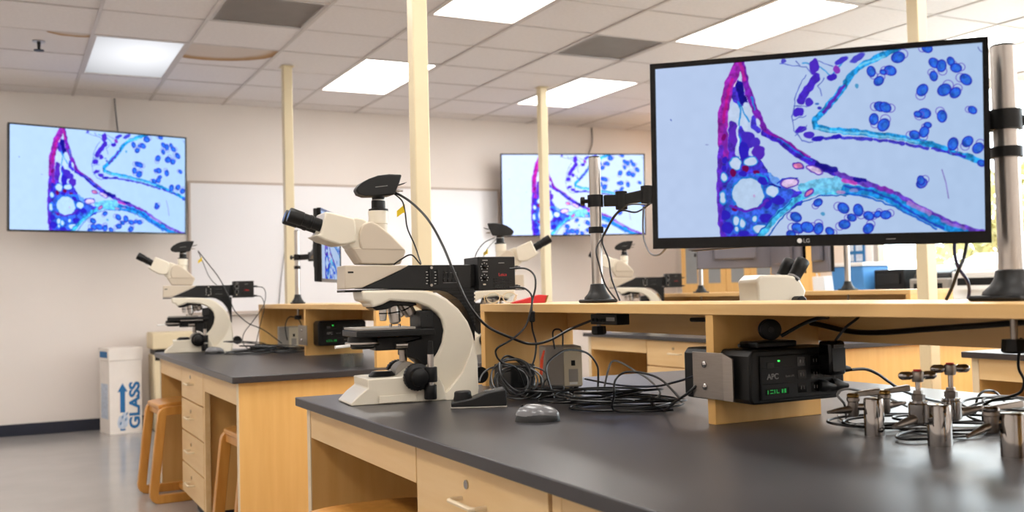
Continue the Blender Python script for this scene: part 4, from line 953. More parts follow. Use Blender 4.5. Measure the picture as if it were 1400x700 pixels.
MB().add([(-0.006, -0.062, -0.047), (-0.006, -0.062, 0.052), (0.006, -0.078, 0.040), (0.006, -0.078, -0.049), (-0.002, -0.062, -0.047), (-0.002, -0.062, 0.052), (0.010, -0.078, 0.040), (0.010, -0.078, -0.049)], [(0, 1, 2, 3), (7, 6, 5, 4), (0, 3, 7, 4), (1, 5, 6, 2), (3, 2, 6, 7), (0, 4, 5, 1)]).build('bent_flange', 'steel', b)
for zz in (-0.022, 0.026):
    MB().ball((-0.007, 0.0, zz), 0.004, 0.0075, 0.0075, 14, 8).build('screw', 'chrome', b)
ups('battery backup with APC lettering on the left rear bench', 1.40, 4.922, 0.812, 0.25, 0.09, 0.125)
b = thing('steel_bracket', 'small steel bracket plate on the left rear shelf divider', 'bracket', (1.352, 5.033, 0.866))
MB().box((-0.006, -0.09, -0.05), (-0.002, 0.07, 0.05)).build('plate', 'steel', b, bevel=0.0008)
for zz in (-0.024, 0.026): MB().ball((-0.007, 0.0, zz), 0.004, 0.0075, 0.0075, 12, 6).build('screw', 'chrome', b)
# plug-in adapters in the nearest battery unit
t = thing('wall_adapter', 'black plug-in power adapter standing above the battery backup', 'power adapter', (1.575, 1.612, 0.893))
MB().box((-0.022, -0.026, -0.028), (0.022, 0.014, 0.045)).build('case', 'black_gloss', t, bevel=0.008, seg=3); MB().box((-0.018, -0.0268, -0.018), (0.018, -0.026, 0.03)).build('rating_label', 'charcoal', t)
t = thing('wall_adapter', 'flat black power adapter lying on top of the battery backup', 'power adapter', (1.46, 1.68, 0.926))
MB().box((-0.05, -0.03, 0.0), (0.06, 0.03, 0.014)).build('case', 'black', t, bevel=0.004); MB().cyl((-0.05, 0, 0.007), (-0.075, 0, 0.007), 0.004).build('strain_relief', 'rubber', t)
t = thing('cable_reel', 'round black cable reel tucked under the nearest shelf', 'cable reel', (1.475, 1.69, 0.964))
MB().lathe([(0, 0.019), (0.002, 0.0225), (0.006, 0.0225), (0.008, 0.017), (0.020, 0.017), (0.022, 0.0225), (0.026, 0.0225), (0.028, 0.019)], (0, 0, 0), (-side * 0.0 - deep).to_tuple(), 28).build('drum', 'black', t)
MB().cyl((0, 0, 0), (-deep * 0.03).to_tuple(), 0.006).build('hub', 'rubber', t)
# plug heads on the socket panel
for i, (x, z, lab) in enumerate(((1.612, 0.873, 'black mains plug in the battery backup, level with the thick cable'), (1.568, 0.838, 'black mains plug low on the battery backup'), (1.604, 0.838, 'black mains plug at the low right end of the battery backup'))):
    t = thing('mains_plug', lab, 'plug', (x, 1.622, z))
    MB().lathe([(0, 0.013), (0.012, 0.0135), (0.026, 0.008), (0.038, 0.005)], (-0.012, 0.005, 0.004), (1, -0.30, -0.1), 14).build('body', 'rubber', t)
# grey microscope power box
def power_box(lab, x, y, rz):
    t = thing('power_supply', lab, 'power supply', (x, y, BT), rz)
    MB().box((-0.055, -0.05, 0.008), (0.055, 0.05, 0.130)).build('case', 'psu_grey', t, bevel=0.003)
    f = MB().box((0.000, -0.0535, 0.012), (0.056, -0.050, 0.126)).build('end_plate', 'psu_beige', t, bevel=0.002)
    MB().box((0.022, -0.0545, 0.072), (0.034, -0.0533, 0.088)).build('socket', 'black', f)
    MB().box((0.014, -0.0543, 0.024), (0.042, -0.0534, 0.062)).build('recess', 'psu_grey', f)
    MB().box((0.016, -0.0546, 0.016), (0.040, -0.0534, 0.023)).build('rating_label', 'print_white', f)
    for sx in (-0.04, 0.04):
        for sy in (-0.035, 0.035): MB().cyl((sx, sy, 0), (sx, sy, 0.008), 0.008, n=10).build('foot', 'rubber', t)
    return t
power_box('grey microscope power supply box under the left end of the nearest shelf', 1.505, 2.66, -0.30)
power_box('pale power supply box under the left rear shelf', 1.465, 5.78, -0.15)
t = thing('power_brick', 'black power brick lying in front of the grey supply box', 'power adapter', (1.345, 2.47, BT), -0.5)
MB().box((-0.055, -0.025, 0.0), (0.055, 0.025, 0.032)).build('case', 'black', t, bevel=0.004); MB().cyl((0.055, 0, 0.016), (0.082, 0, 0.014), 0.009, 0.005).build('plug', 'rubber', t)
t = thing('power_strip', 'black adapter block in the corner of the nearest shelf end panel', 'power adapter', (1.42, 2.80, BT), 0.1)
MB().box((-0.045, -0.05, 0), (0.045, 0.05, 0.072)).build('case', 'black', t, bevel=0.004); MB().box((-0.02, -0.0508, 0.02), (0.02, -0.0498, 0.05)).build('rating_label', 'charcoal', t)
t = thing('hub_box', 'flat black hub mounted under the nearest shelf board', 'electronics', (1.43, 2.29, 0.974))
MB().box((-0.02, -0.10, -0.008), (0.02, 0.03, 0.020)).build('case', 'black', t, bevel=0.002); MB().box((-0.0205, -0.09, 0.002), (-0.0198, -0.05, 0.012)).build('maker_label', 'print_grey', t)
for i in range(4): MB().box((-0.0208, -0.045 + i * 0.018, 0.0), (-0.0198, -0.033 + i * 0.018, 0.008)).build('port', 'black_gloss', t)
t = thing('cable_connector', 'orange plastic connector among the cables near the grey box', 'connector', (1.395, 2.58, 0.86))
MB().cyl((0, 0, -0.045), (0.004, 0, 0.0), 0.0045, 0.005, n=12).build('sleeve', 'orange', t); MB().cyl((0.004, 0, 0.0), (0.012, 0, 0.025), 0.004, 0.003, n=12).build('boot', 'orange', t)
t = thing('ferrite_bead', 'black ferrite block on the hanging lamp cable', 'cable part', (1.285, 2.42, 0.990))
MB().lathe([(0, 0.006), (0.003, 0.0085), (0.027, 0.0085), (0.03, 0.006)], (0, 0, -0.015), (0, 0, 1), 12).build('shell', 'black', t)

# ================================================================ mouse, controller, shelf clutter
def mouse(lab, loc, rz, top='mouse_grey'):
    t = thing('computer_mouse', lab, 'mouse', loc, rz, 'computer mice')
    L, Wd, H = 0.052, 0.030, 0.036
    def dome(z0, z1, sx, sy):
        vs = []; fs = []; n = 24; m = 7
        for i in range(m + 1):
            a = i / m * math.pi / 2; r = math.cos(a) ** 0.75 if i < m else 0.0; z = z0 + (z1 - z0) * math.sin(a)
            for k in range(n):
                th = 2 * math.pi * k / n; x = L * sx * r * math.cos(th); y = Wd * sy * r * math.sin(th) * (1 - 0.12 * math.cos(2 * th))
                vs.append((x + 0.006 * math.sin(a), y, z * (1 - 0.18 * x / L)))
        for i in range(m):
            for k in range(n):
                k2 = (k + 1) % n; fs.append((i * n + k, i * n + k2, (i + 1) * n + k2, (i + 1) * n + k))
        fs.append(tuple(range(n - 1, -1, -1))); return vs, fs
    vs, fs = dome(0.0, 0.030, 1.0, 1.0); MB().add(vs, fs).build('side_shell', 'rubber', t, sharp=80)
    vs, fs = dome(0.012, 0.038, 0.97, 0.88); MB().add(vs, fs).build('top_shell', top, t, sharp=80)
    MB().cyl((-0.030, -0.004, 0.031), (-0.030, 0.004, 0.031), 0.0075, n=16).build('scroll_wheel', 'black', t)
    return t
ms = mouse('grey and black computer mouse on the nearest bench', (1.085, 2.03, BT), math.radians(-30))
dup(ms, (1.02, 5.62, BT), math.radians(-20), 'dark computer mouse beside the distant microscope on the left bench')
dup(ms, (4.05, 5.55, BT), math.radians(20), 'tiny computer mouse on the right rear bench seen under the shelf')
def controller(lab, loc, rz):
    t = thing('stage_controller', lab, 'controller', loc, rz)
    pts = [(-0.085, 0.004), (0.085, 0.004), (0.085, 0.048), (0.078, 0.053), (0.03, 0.045), (-0.02, 0.028), (-0.085, 0.018)]
    MB().prism(pts, -0.045, 0.045).build('body', 'charcoal', t, bevel=0.005, seg=3)
    MB().box((-0.087, -0.047, 0.0), (0.087, 0.047, 0.005)).build('base_rim', 'psu_grey', t, bevel=0.002)
    MB().lathe([(0, 0.030), (0.004, 0.031), (0.018, 0.027), (0.028, 0.026), (0.031, 0.022)], (-0.048, 0, 0.016), (-0.052, 0, 0.12), 28).build('dial', 'black', t)
    MB().lathe([(0, 0.018), (0.003, 0.018)], (0.035, 0, 0.0455), (0.028, 0, 0.10), 20).build('dish', 'grey_glass', t)
    return t
ct = controller('black wedge controller with round dial beside the nearest microscope', (1.10, 2.38, BT), math.radians(-24)); ct.scale = (0.84, 0.84, 0.9)
t = thing('pouch', 'red zip pouch lying on the nearest shelf', 'pouch', (1.475, 2.80, SH_T), -0.35)
MB().prism([(-0.055, 0.0), (0.05, 0.0), (0.058, 0.024), (0.03, 0.026), (-0.02, 0.012), (-0.055, 0.004)], -0.03, 0.03).build('fabric', 'red', t, bevel=0.004, seg=3)
MB().tube([(0.05, -0.031, 0.002), (0.058, -0.031, 0.024)], 0.0025, 8).build('zip', 'brass', t)
t = thing('safety_glasses', 'pair of clear glasses resting beside the red pouch', 'glasses', (1.395, 2.83, SH_T), -0.4)
for s in (-1, 1):
    rim = [(s * 0.026 + 0.021 * math.cos(a), 0.0, 0.020 + 0.0165 * math.sin(a)) for a in [2 * math.pi * i / 20 for i in range(20)]]
    r_ = MB().tube(rim, 0.0017, 6, closed=True).build('rim', 'beige', t)
    MB().cyl((s * 0.026, -0.0004, 0.020), (s * 0.026, 0.0004, 0.020), 0.0165, n=20).build('lens', 'glass', r_)
    MB().tube(smooth_path([(s * 0.048, 0, 0.026), (s * 0.052, 0.02, 0.027), (s * 0.05, 0.09, 0.02), (s * 0.046, 0.12, 0.004)], 5), 0.0018, 6).build('temple', 'beige', t)
MB().tube([(-0.006, 0, 0.024), (0, -0.002, 0.027), (0.006, 0, 0.024)], 0.0016, 6).build('bridge', 'beige', t)
# clear specimen cups on the left rear bench
for i, (x, y) in enumerate(((1.26, 4.02), (1.315, 4.03), (1.29, 4.08))):
    lab = ('front left', 'front right', 'rear')[i] + ' of three clear cups on the left bench, seen under the microscope stage'
    t = thing('specimen_cup', lab, 'cup', (x, y, BT), 0, 'clear specimen cups')
    MB().lathe([(0, 0.019), (0.003, 0.020), (0.052, 0.023), (0.052, 0.0215), (0.004, 0.0185)], (0, 0, 0), (0, 0, 1), 20).build('cup_wall', 'glass', t)
    MB().lathe([(0, 0.0232), (0.003, 0.0240), (0.005, 0.0232)], (0, 0, 0.050), (0, 0, 1), 20).build('rim', 'glass', t)

# ================================================================ stereo microscope on the far side of the nearest bench
t = thing('stereo_microscope', 'small white stereo microscope head behind the shelf under the big monitor', 'microscope', (2.11, 2.40, BT - 0.0), 0.0)
t.rotation_euler = (0, 0, math.atan2(side.y, side.x) + math.radians(22))
MB().box((-0.10, -0.08, 0), (0.10, 0.08, 0.03)).build('base', 'cream', t, bevel=0.008, seg=3)
MB().box((-0.09, -0.025, 0.03), (-0.05, 0.025, 0.25)).build('column', 'cream', t, bevel=0.006)
MB().prism([(-0.083, 0.215), (0.055, 0.215), (0.085, 0.25), (0.098, 0.277), (0.07, 0.322), (0.03, 0.328), (-0.065, 0.330), (-0.088, 0.312), (-0.084, 0.29)], -0.05, 0.05).build('head', 'cream', t, bevel=0.008, seg=3)
for s in (-1, 1):
    e = MB().lathe([(0, 0.0175), (0.022, 0.0175), (0.023, 0.020), (0.064, 0.0205), (0.066, 0.022), (0.096, 0.022), (0.100, 0.019)], (0.046, s * 0.031, 0.292), (0.122, s * 0.031, 0.400), 22).build('eyepiece', 'charcoal', t)
    MB().lathe([(0, 0.0205), (0.003, 0.0212), (0.006, 0.0205)], (0.0633, s * 0.031, 0.3165), (0.1393, s * 0.031, 0.4245), 22).build('eyepiece_ring', 'print_grey', e)
MB().lathe([(0, 0.018), (0.03, 0.0185), (0.033, 0.015)], (0.055, -0.05, 0.245), (0.055, -0.1, 0.245), 20).build('zoom_knob', 'black', t)
MB().cyl((0.0, 0, 0.225), (0.0, 0, 0.17), 0.028, 0.022).build('objective', 'charcoal', t)

# ================================================================ chrome gas fittings on the nearest bench
def turret(lab, x, y, r=0.0205, h=0.074):
    t = thing('gas_turret', lab, 'gas fitting', (x, y, BT), -YAW, 'chrome gas fittings on the bench')
    MB().lathe([(0, r * 1.0), (h - 0.004, r), (h - 0.001, r * 0.95), (h, r * 0.85)], (0, 0, 0), (0, 0, 1), 36).build('post', 'chrome', t)
    return t
def gas_cock(t, dx, dy, zt, nozzle, lever, cap='brass', r=0.0105):
    b = MB().lathe([(0, r * 0.8), (0.004, r), (0.028, r), (0.030, r * 1.2), (0.036, r * 1.2), (0.038, r * 0.9)], (dx, dy, zt - 0.044), (dx, dy, 1), 18).build('valve_body', 'steel', t)
    MB().lathe([(0, r * 1.1), (0.004, r * 1.15), (0.007, r * 0.8)], (dx, dy, zt - 0.006), (dx, dy, 1), 12).build('valve_cap', cap, b)
    MB().cyl((0, dy * 0.4, zt - 0.026), (dx, dy, zt - 0.026), 0.007, n=14).build('inlet', 'chrome', b)
    n = Vector(nozzle); o = Vector((dx, dy, zt - 0.030)); L = n.length
    prof = [(0, 0.0085)]
    for i in range(5): prof += [(L * (0.25 + i * 0.13), 0.0078 - i * 0.0008), (L * (0.35 + i * 0.13), 0.0066 - i * 0.0008)]
    MB().lathe(prof + [(L, 0.0030)], o, o + n, 16).build('hose_nozzle', 'steel', b)
    l = Vector(lever); o = Vector((dx, dy, zt - 0.002)); w = Vector((-l.y, l.x, 0)).normalized(); u = Vector((0, 0, 0.0045))
    vs = [o - w * 0.004 - u, o + w * 0.004 - u, o + w * 0.004 + u, o - w * 0.004 + u]; e = o + l
    vs += [e - w * 0.009 - u * 1.4, e + w * 0.009 - u * 1.4, e + w * 0.009 + u * 1.4, e - w * 0.009 + u * 1.4]
    MB().add(vs, [(0, 1, 2, 3), (7, 6, 5, 4), (0, 4, 5, 1), (1, 5, 6, 2), (2, 6, 7, 3), (3, 7, 4, 0)]).build('lever', 'aluminium', b, bevel=0.002)
def needle_valve(t, dx, dy, zt, nozzle, rot=0.0):
    b = MB().lathe([(0, 0.011), (0.004, 0.0170), (0.016, 0.0180), (0.036, 0.0180), (0.038, 0.0155), (0.042, 0.0155)], (dx, dy, 0.040), (dx, dy, 1), 20).build('valve_body', 'chrome', t)
    MB().lathe([(0, 0.0105), (0.003, 0.0118), (0.012, 0.0118), (0.014, 0.009), (0.020, 0.008)], (dx, dy, 0.081), (dx, dy, 1), 6).build('bonnet_nut', 'steel', b)
    MB().cyl((dx, dy, 0.098), (dx, dy, zt), 0.0045, n=14).build('stem', 'chrome', b)
    MB().tube(smooth_path([(0, dy * 0.2, 0.052), (dx * 0.6, dy * 0.7, 0.050), (dx, dy, 0.050)], 4), 0.0115, 16).build('elbow', 'chrome', b)
    hd = MB().lathe([(0, 0.0095), (0.010, 0.0115), (0.018, 0.0105), (0.020, 0.007)], (dx, dy, zt - 0.010), (dx, dy, 1), 12).build('handle_hub', 'steel', b)
    MB().cyl((dx, dy, zt + 0.009), (dx, dy, zt + 0.012), 0.0072, n=14).build('index_disc', 'red', b)
    c, s = math.cos(rot), math.sin(rot)
    for k in (-1, 1):
        MB().lathe([(0, 0.0048), (0.010, 0.0048), (0.015, 0.0078), (0.029, 0.0078), (0.034, 0.005), (0.036, 0.001)], (dx, dy, zt + 0.0015), (dx + k * c, dy + k * s, zt + 0.0015), 14).build('handle_wing', 'chrome', b)
    n = Vector(nozzle); o = Vector((dx, dy, 0.052)); L = n.length; prof = [(0, 0.011), (L * 0.2, 0.011)]
    for i in range(6): prof += [(L * (0.25 + i * 0.12), 0.0095 - i * 0.0008), (L * (0.33 + i * 0.12), 0.0082 - i * 0.0008)]
    MB().lathe(prof + [(L, 0.0035)], o, o + n, 16).build('hose_nozzle', 'steel', b)
g = turret('small chrome gas post with brass capped cocks, leftmost of three', 1.511, 1.435, 0.0190, 0.072)
gas_cock(g, -0.034, 0.016, 0.080, (-0.055, -0.012, -0.004), (0.055, 0.012, 0.004))
gas_cock(g, 0.030, 0.022, 0.084, (0.045, 0.010, 0.004), (0.050, 0.004, 0.006))
g = turret('chrome gas post with two winged valves, middle of three', 1.507, 1.278, 0.0215, 0.074)
needle_valve(g, -0.038, -0.004, 0.126, (-0.058, -0.030, -0.012), 0.08)
needle_valve(g, 0.036, 0.030, 0.134, (0.062, 0.006, 0.010), -0.05)
g = turret('chrome gas post at the right edge, rightmost of three', 1.508, 1.130, 0.0210, 0.073)
gas_cock(g, -0.033, 0.006, 0.083, (-0.052, -0.022, -0.016), (0.06, 0.02, 0.004), cap='chrome', r=0.012)

# ================================================================ cables
CB = {
  'cam_power': [(0.98, 2.66, 1.349), (1.013, 2.62, 1.319), (1.042, 2.56, 1.264), (1.05, 2.48, 1.189), (1.058, 2.42, 1.108), (1.085, 2.4, 1.031), (1.137, 2.4, 0.971), (1.212, 2.4, 0.935), (1.267, 2.4, 0.917), (1.312, 2.38, 0.924), (1.37, 2.36, 0.954), (1.42, 2.33, 0.976)],
  'cam_usb': [(0.98, 2.66, 1.345), (0.998, 2.64, 1.321), (1.006, 2.64, 1.29), (1.012, 2.64, 1.245), (1.033, 2.64, 1.197), (1.037, 2.62, 1.161), (1.033, 2.6, 1.142), (1.007, 2.60, 1.168), (0.983, 2.62, 1.156), (0.965, 2.63, 1.142)],
  'lamp_up': [(1.261, 2.50, 1.123), (1.293, 2.47, 1.123), (1.305, 2.44, 1.104), (1.298, 2.42, 1.071), (1.287, 2.42, 1.031), (1.284, 2.42, 0.996), (1.301, 2.45, 0.954), (1.338, 2.5, 0.911), (1.332, 2.5, 0.87), (1.318, 2.5, 0.84)],
  'lamp_lo': [(1.26, 2.50, 1.07), (1.289, 2.47, 1.068), (1.286, 2.42, 1.043), (1.267, 2.4, 0.996), (1.24, 2.38, 0.962), (1.192, 2.36, 0.934), (1.15, 2.36, 0.914), (1.153, 2.38, 0.896), (1.189, 2.42, 0.871), (1.248, 2.45, 0.85), (1.28, 2.47, 0.80)],
  'arc': [(1.335, 2.40, 0.767), (1.325, 2.42, 0.848), (1.377, 2.44, 0.884), (1.429, 2.46, 0.891), (1.494, 2.48, 0.877), (1.525, 2.48, 0.842), (1.516, 2.46, 0.808), (1.50, 2.44, 0.767)],
  'small_loop': [(1.465, 2.62, 0.885), (1.46, 2.62, 0.934), (1.476, 2.62, 0.944), (1.493, 2.62, 0.932), (1.492, 2.62, 0.885)],
  'ups_left1': [(1.363, 1.8, 0.864), (1.382, 1.9, 0.842), (1.425, 2.05, 0.818), (1.449, 2.2, 0.806), (1.507, 2.4, 0.796), (1.526, 2.55, 0.797)],
  'ups_left2': [(1.347, 1.78, 0.844), (1.338, 1.8, 0.826), (1.344, 1.85, 0.805), (1.40, 1.98, 0.768), (1.462, 2.12, 0.768)],
  'arch2': [(1.332, 1.82, 0.813), (1.341, 1.9, 0.848), (1.326, 1.95, 0.862), (1.308, 2.0, 0.862), (1.279, 2.0, 0.845), (1.275, 2.0, 0.811), (1.30, 2.04, 0.77), (1.359, 1.989, 0.768), (1.42, 1.97, 0.768)],
  'grey': [(1.44, 2.32, 0.768), (1.45, 2.3, 0.844), (1.465, 2.3, 0.865), (1.461, 2.25, 0.863), (1.473, 2.2, 0.842), (1.479, 2.15, 0.823), (1.49, 2.12, 0.79), (1.47, 2.16, 0.77), (1.43, 2.25, 0.77)],
  'ups_plug': [(1.635, 1.612, 0.872), (1.675, 1.61, 0.871), (1.70, 1.6, 0.860), (1.733, 1.6, 0.841), (1.77, 1.6, 0.821), (1.867, 1.62, 0.793), (2.001, 1.662, 0.768)],
  'v1': [(1.604, 1.60, 0.768), (1.50, 1.5, 0.816), (1.482, 1.5, 0.837), (1.498, 1.5, 0.847), (1.532, 1.5, 0.844), (1.572, 1.5, 0.831), (1.623, 1.5, 0.82), (1.675, 1.5, 0.800)],
  'v2': [(1.64, 1.66, 0.768), (1.60, 1.61, 0.768), (1.566, 1.537, 0.768), (1.57, 1.475, 0.768), (1.646, 1.476, 0.768), (1.724, 1.488, 0.768)],
  'v3': [(1.603, 1.302, 0.768), (1.50, 1.325, 0.768), (1.489, 1.36, 0.768), (1.532, 1.390, 0.768), (1.579, 1.40, 0.768), (1.597, 1.37, 0.768), (1.629, 1.307, 0.768), (1.709, 1.321, 0.768)],
  'v4': [(1.88, 1.5, 0.768), (1.889, 1.5, 0.801), (1.911, 1.5, 0.816), (1.946, 1.5, 0.813), (1.904, 1.45, 0.804), (1.87, 1.4, 0.788), (1.836, 1.35, 0.768)],
  'v5': [(1.749, 1.4, 0.790), (1.74, 1.35, 0.82), (1.728, 1.3, 0.833), (1.735, 1.28, 0.844), (1.718, 1.26, 0.868), (1.69, 1.25, 0.897), (1.66, 1.22, 0.95)],
  'disp1': [(1.472, 1.2, 1.137), (1.469, 1.2, 1.108), (1.477, 1.2, 1.082), (1.497, 1.2, 1.06), (1.521, 1.215, 1.042), (1.530, 1.225, 1.027)],
  'disp2': [(1.505, 1.2, 1.137), (1.492, 1.2, 1.099), (1.476, 1.2, 1.076), (1.484, 1.22, 1.048), (1.492, 1.24, 1.026)],
  'mp1': [(1.534, 2.2, 1.285), (1.555, 2.3, 1.27), (1.546, 2.36, 1.279), (1.529, 2.38, 1.256), (1.507, 2.39, 1.215), (1.478, 2.39, 1.173), (1.475, 2.37, 1.122), (1.486, 2.36, 1.071), (1.509, 2.34, 1.027)],
  'mp2': [(1.522, 2.2, 1.281), (1.531, 2.3, 1.29), (1.527, 2.36, 1.27), (1.509, 2.38, 1.231), (1.498, 2.39, 1.194), (1.505, 2.37, 1.142), (1.506, 2.36, 1.091), (1.519, 2.34, 1.027)],
  'mploop': [(1.51, 2.2, 1.275), (1.472, 2.15, 1.215), (1.443, 2.1, 1.174), (1.391, 2.0, 1.142), (1.345, 1.9, 1.136), (1.295, 1.8, 1.149)],
  'left_main': [(0.995, 5.95, 1.340), (1.035, 5.9, 1.273), (1.093, 5.85, 1.179), (1.135, 5.8, 1.074), (1.164, 5.78, 0.991), (1.231, 5.75, 0.92), (1.305, 5.7, 0.88), (1.40, 5.66, 0.80)],
  'left_usb': [(0.995, 5.95, 1.336), (1.023, 5.94, 1.266), (1.047, 5.94, 1.203), (1.071, 5.94, 1.165), (1.095, 5.94, 1.142)],
  'left_lampup': [(1.289, 5.86, 1.126), (1.328, 5.8, 1.12), (1.332, 5.75, 1.082), (1.307, 5.7, 1.016), (1.244, 5.7, 0.927), (1.198, 5.7, 0.868), (1.189, 5.7, 0.815), (1.221, 5.7, 0.772)],
  'left_lamplo': [(1.289, 5.86, 1.071), (1.319, 5.8, 1.066), (1.323, 5.75, 1.007), (1.29, 5.72, 0.90), (1.25, 5.68, 0.772)],
  's3a': [(2.188, 4.5, 1.333), (2.13, 4.5, 1.307), (2.089, 4.5, 1.26), (2.072, 4.5, 1.206), (2.05, 4.45, 1.15)],
  's3b': [(2.196, 4.5, 1.325), (2.154, 4.5, 1.285), (2.125, 4.5, 1.241), (2.115, 4.48, 1.198), (2.10, 4.46, 1.148)],
  'wallwire1': [(0.841, 9.03, 2.782), (0.846, 9.02, 2.681), (0.858, 8.98, 2.51), (0.86, 8.85, 2.40)],
  'wallwire2': [(5.568, 9.03, 2.782), (5.563, 9.02, 2.619), (5.488, 8.98, 2.471), (5.45, 8.8, 2.36)],
  'wallwire3': [(2.311, 9.01, 2.035), (2.284, 9.01, 1.635), (2.231, 9.01, 1.238), (2.201, 9.01, 0.945)],
}
r = 0.0027
cable(CB['cam_power'], 0.0036, 'thick black cable arching from the nearest microscope camera to the shelf')
cable(CB['cam_usb'], 0.0022, 'thin black cable with yellow tag from the nearest camera')
def flag(c, d, lab):
    t = thing('cable_tag', lab, 'cable tag', c)
    d = Vector(d); u = Vector((0, 0, 1)); q = side * 0.016
    MB().add([(0.0, 0.0, 0.004), tuple(-side * 0.020 + u * -0.012), tuple(-side * 0.020 + u * -0.030), (0.0, 0.0, -0.016), (0.0, 0.0012, 0.004), tuple(-side * 0.020 + u * -0.012 + deep * 0.0012), tuple(-side * 0.020 + u * -0.030 + deep * 0.0012), (0.0, 0.0012, -0.016)],
             [(0, 1, 2, 3), (7, 6, 5, 4), (0, 4, 5, 1), (1, 5, 6, 2), (2, 6, 7, 3), (3, 7, 4, 0)]).build('flag', 'yellow', t)
    MB().cyl((0, 0.0006, -0.018), (0.0005, 0.0006, 0.006), 0.0032, n=10).build('wrap', 'yellow', t)
flag((1.003, 2.641, 1.306), side, 'yellow tag on the thin cable of the nearest microscope')
flag((1.012, 5.942, 1.297), side, 'yellow tag on the distant left microscope cable')
flag((2.146, 4.5, 1.270), side, 'yellow tag on the half hidden microscope cable')
cable(CB['lamp_up'], r, 'black cable from the upper lamp house plug, with ferrite block')
cable(CB['lamp_lo'], r, 'black cable from the lower lamp house plug, curling left')
cable(CB['arc'], 0.003, 'black cable standing in a high arc before the grey supply box')
cable(CB['small_loop'], r, 'short black cable loop on top of the grey supply box')
cable(CB['ups_left1'], r, 'black cable running left from the battery backup, upper one')
cable(CB['ups_left2'], 0.0032, 'thick black cable leaving the battery backup low and left')
cable(CB['arch2'], r, 'black cable bent in a hoop left of the steel bracket')
cable(CB['grey'], 0.0028, 'grey cable standing in a narrow arch above the coiled cables', 'cable_grey')
cable(CB['ups_plug'], 0.0034, 'thick black mains cable curving right from the battery backup')
cable(CB['v1'], 0.0026, 'grey cable arching behind the leftmost chrome gas post', 'cable_grey')
cable(CB['v2'], r, 'black cable lying on the bench around the leftmost gas post')
cable(CB['v3'], r, 'black cable looped on the bench before the middle gas post')
cable(CB['v4'], r, 'black cable hoop behind the rightmost gas post')
cable(CB['v5'], r, 'black cable dropping from the shelf towards the right gas posts')
cable(CB['disp1'], 0.0030, 'blue black display cable under the big monitor, curving right', 'cable_blue')
cable(CB['disp2'], 0.0030, 'black display cable under the big monitor, leaning left')
cable(CB['mp1'], 0.0024, 'black cable down the middle pole, left strand')
cable(CB['mp2'], 0.0024, 'black cable down the middle pole, right strand')
cable(CB['mploop'], 0.0024, 'black cable hanging in a loop beside the big monitor left edge')
cable(CB['left_main'], 0.0030, 'black cable from the distant left camera to the rear shelf')
cable(CB['left_usb'], 0.0020, 'thin cable from the distant left microscope camera')
cable(CB['left_lampup'], 0.0024, 'cable from the upper plug of the distant left lamp house')
cable(CB['left_lamplo'], 0.0024, 'cable from the lower plug of the distant left lamp house')
cable(CB['s3a'], 0.0026, 'thick cable from the camera of the half hidden microscope')
cable(CB['s3b'], 0.0018, 'thin cable from the camera of the half hidden microscope', 'cable_grey')
cable(CB['wallwire1'], 0.006, 'cable running from the ceiling to the left television', 'cable_grey')
cable(CB['wallwire2'], 0.006, 'cable running from the ceiling to the far television', 'cable_grey')
cable(CB['wallwire3'], 0.004, 'thin wire hanging down across the whiteboard', 'cable_grey')
def coil(cx, cy, rx, ry, turns, lab, seed, rot=0.0, z0=0.0, rise=0.012, rad=0.0027, wob=0.03, material='cable', stand=0.0):
    rnd = random.Random(seed); pts = []
    n = int(turns * 12); ph = [rnd.uniform(0, 6.28) for _ in range(4)]
    for i in range(n + 1):
        a = 2 * math.pi * i / 12; k = 1 + wob * 4 * math.sin(a * 0.37 + ph[0]) + rnd.uniform(-wob, wob)
        x = rx * k * math.cos(a) + wob * 0.4 * math.sin(a * 0.21 + ph[1]); y = ry * k * math.sin(a) + wob * 0.4 * math.sin(a * 0.17 + ph[2])
        z = BT + rad + 0.001 + z0 + rise * (0.5 + 0.5 * math.sin(a * 0.5 + ph[3])) + stand * (0.5 + 0.5 * math.sin(a))
        c, s = math.cos(rot), math.sin(rot); pts.append((cx + x * c - y * s, cy + x * s + y * c, max(z, BT + rad)))
    return cable(pts, rad, lab, material, 'cable', 'coiled_cable', None, 7, 5)
ra = -YAW
coil(1.375, 2.10, 0.135, 0.075, 3.4, 'large flat coil of black cable between the mouse and steel bracket', 11, ra, wob=0.035, rise=0.022)
coil(1.345, 2.21, 0.095, 0.055, 3.2, 'black cable coil overlapping the large flat coil on its left', 12, ra, wob=0.05, rise=0.035)
coil(1.43, 2.17, 0.115, 0.06, 2.5, 'black cable coil lying towards the back of the cable heap', 13, ra, wob=0.05, rise=0.04)
coil(1.31, 2.36, 0.05, 0.045, 2.6, 'small black cable coil beside the power brick', 14, ra, wob=0.04, rise=0.03)
coil(1.235, 2.46, 0.058, 0.05, 3.5, 'upright tangle of black cable right of the wedge controller', 15, ra, wob=0.05, rise=0.02, stand=0.085)
coil(1.275, 2.49, 0.05, 0.045, 3.0, 'second upright tangle of black cable near the shelf end panel', 16, ra + 0.5, wob=0.05, rise=0.02, stand=0.10)
coil(1.30, 2.56, 0.06, 0.04, 2.4, 'loose black cable loops inside the shelf opening', 17, ra, wob=0.05, rise=0.02, stand=0.06)
coil(1.60, 1.48, 0.10, 0.055, 2.7, 'black cable coil behind the leftmost chrome gas post', 18, ra, wob=0.03, rise=0.018)
coil(1.70, 1.40, 0.12, 0.06, 2.6, 'black cable coil behind the middle chrome gas post', 19, ra, wob=0.03, rise=0.022)
coil(1.84, 1.36, 0.10, 0.06, 2.8, 'black cable coil behind the rightmost chrome gas post', 20, ra, wob=0.04, rise=0.03, stand=0.03)
coil(1.25, 5.45, 0.17, 0.11, 3.4, 'flat heap of black cable on the left rear bench', 21, ra, wob=0.05, rise=0.04)
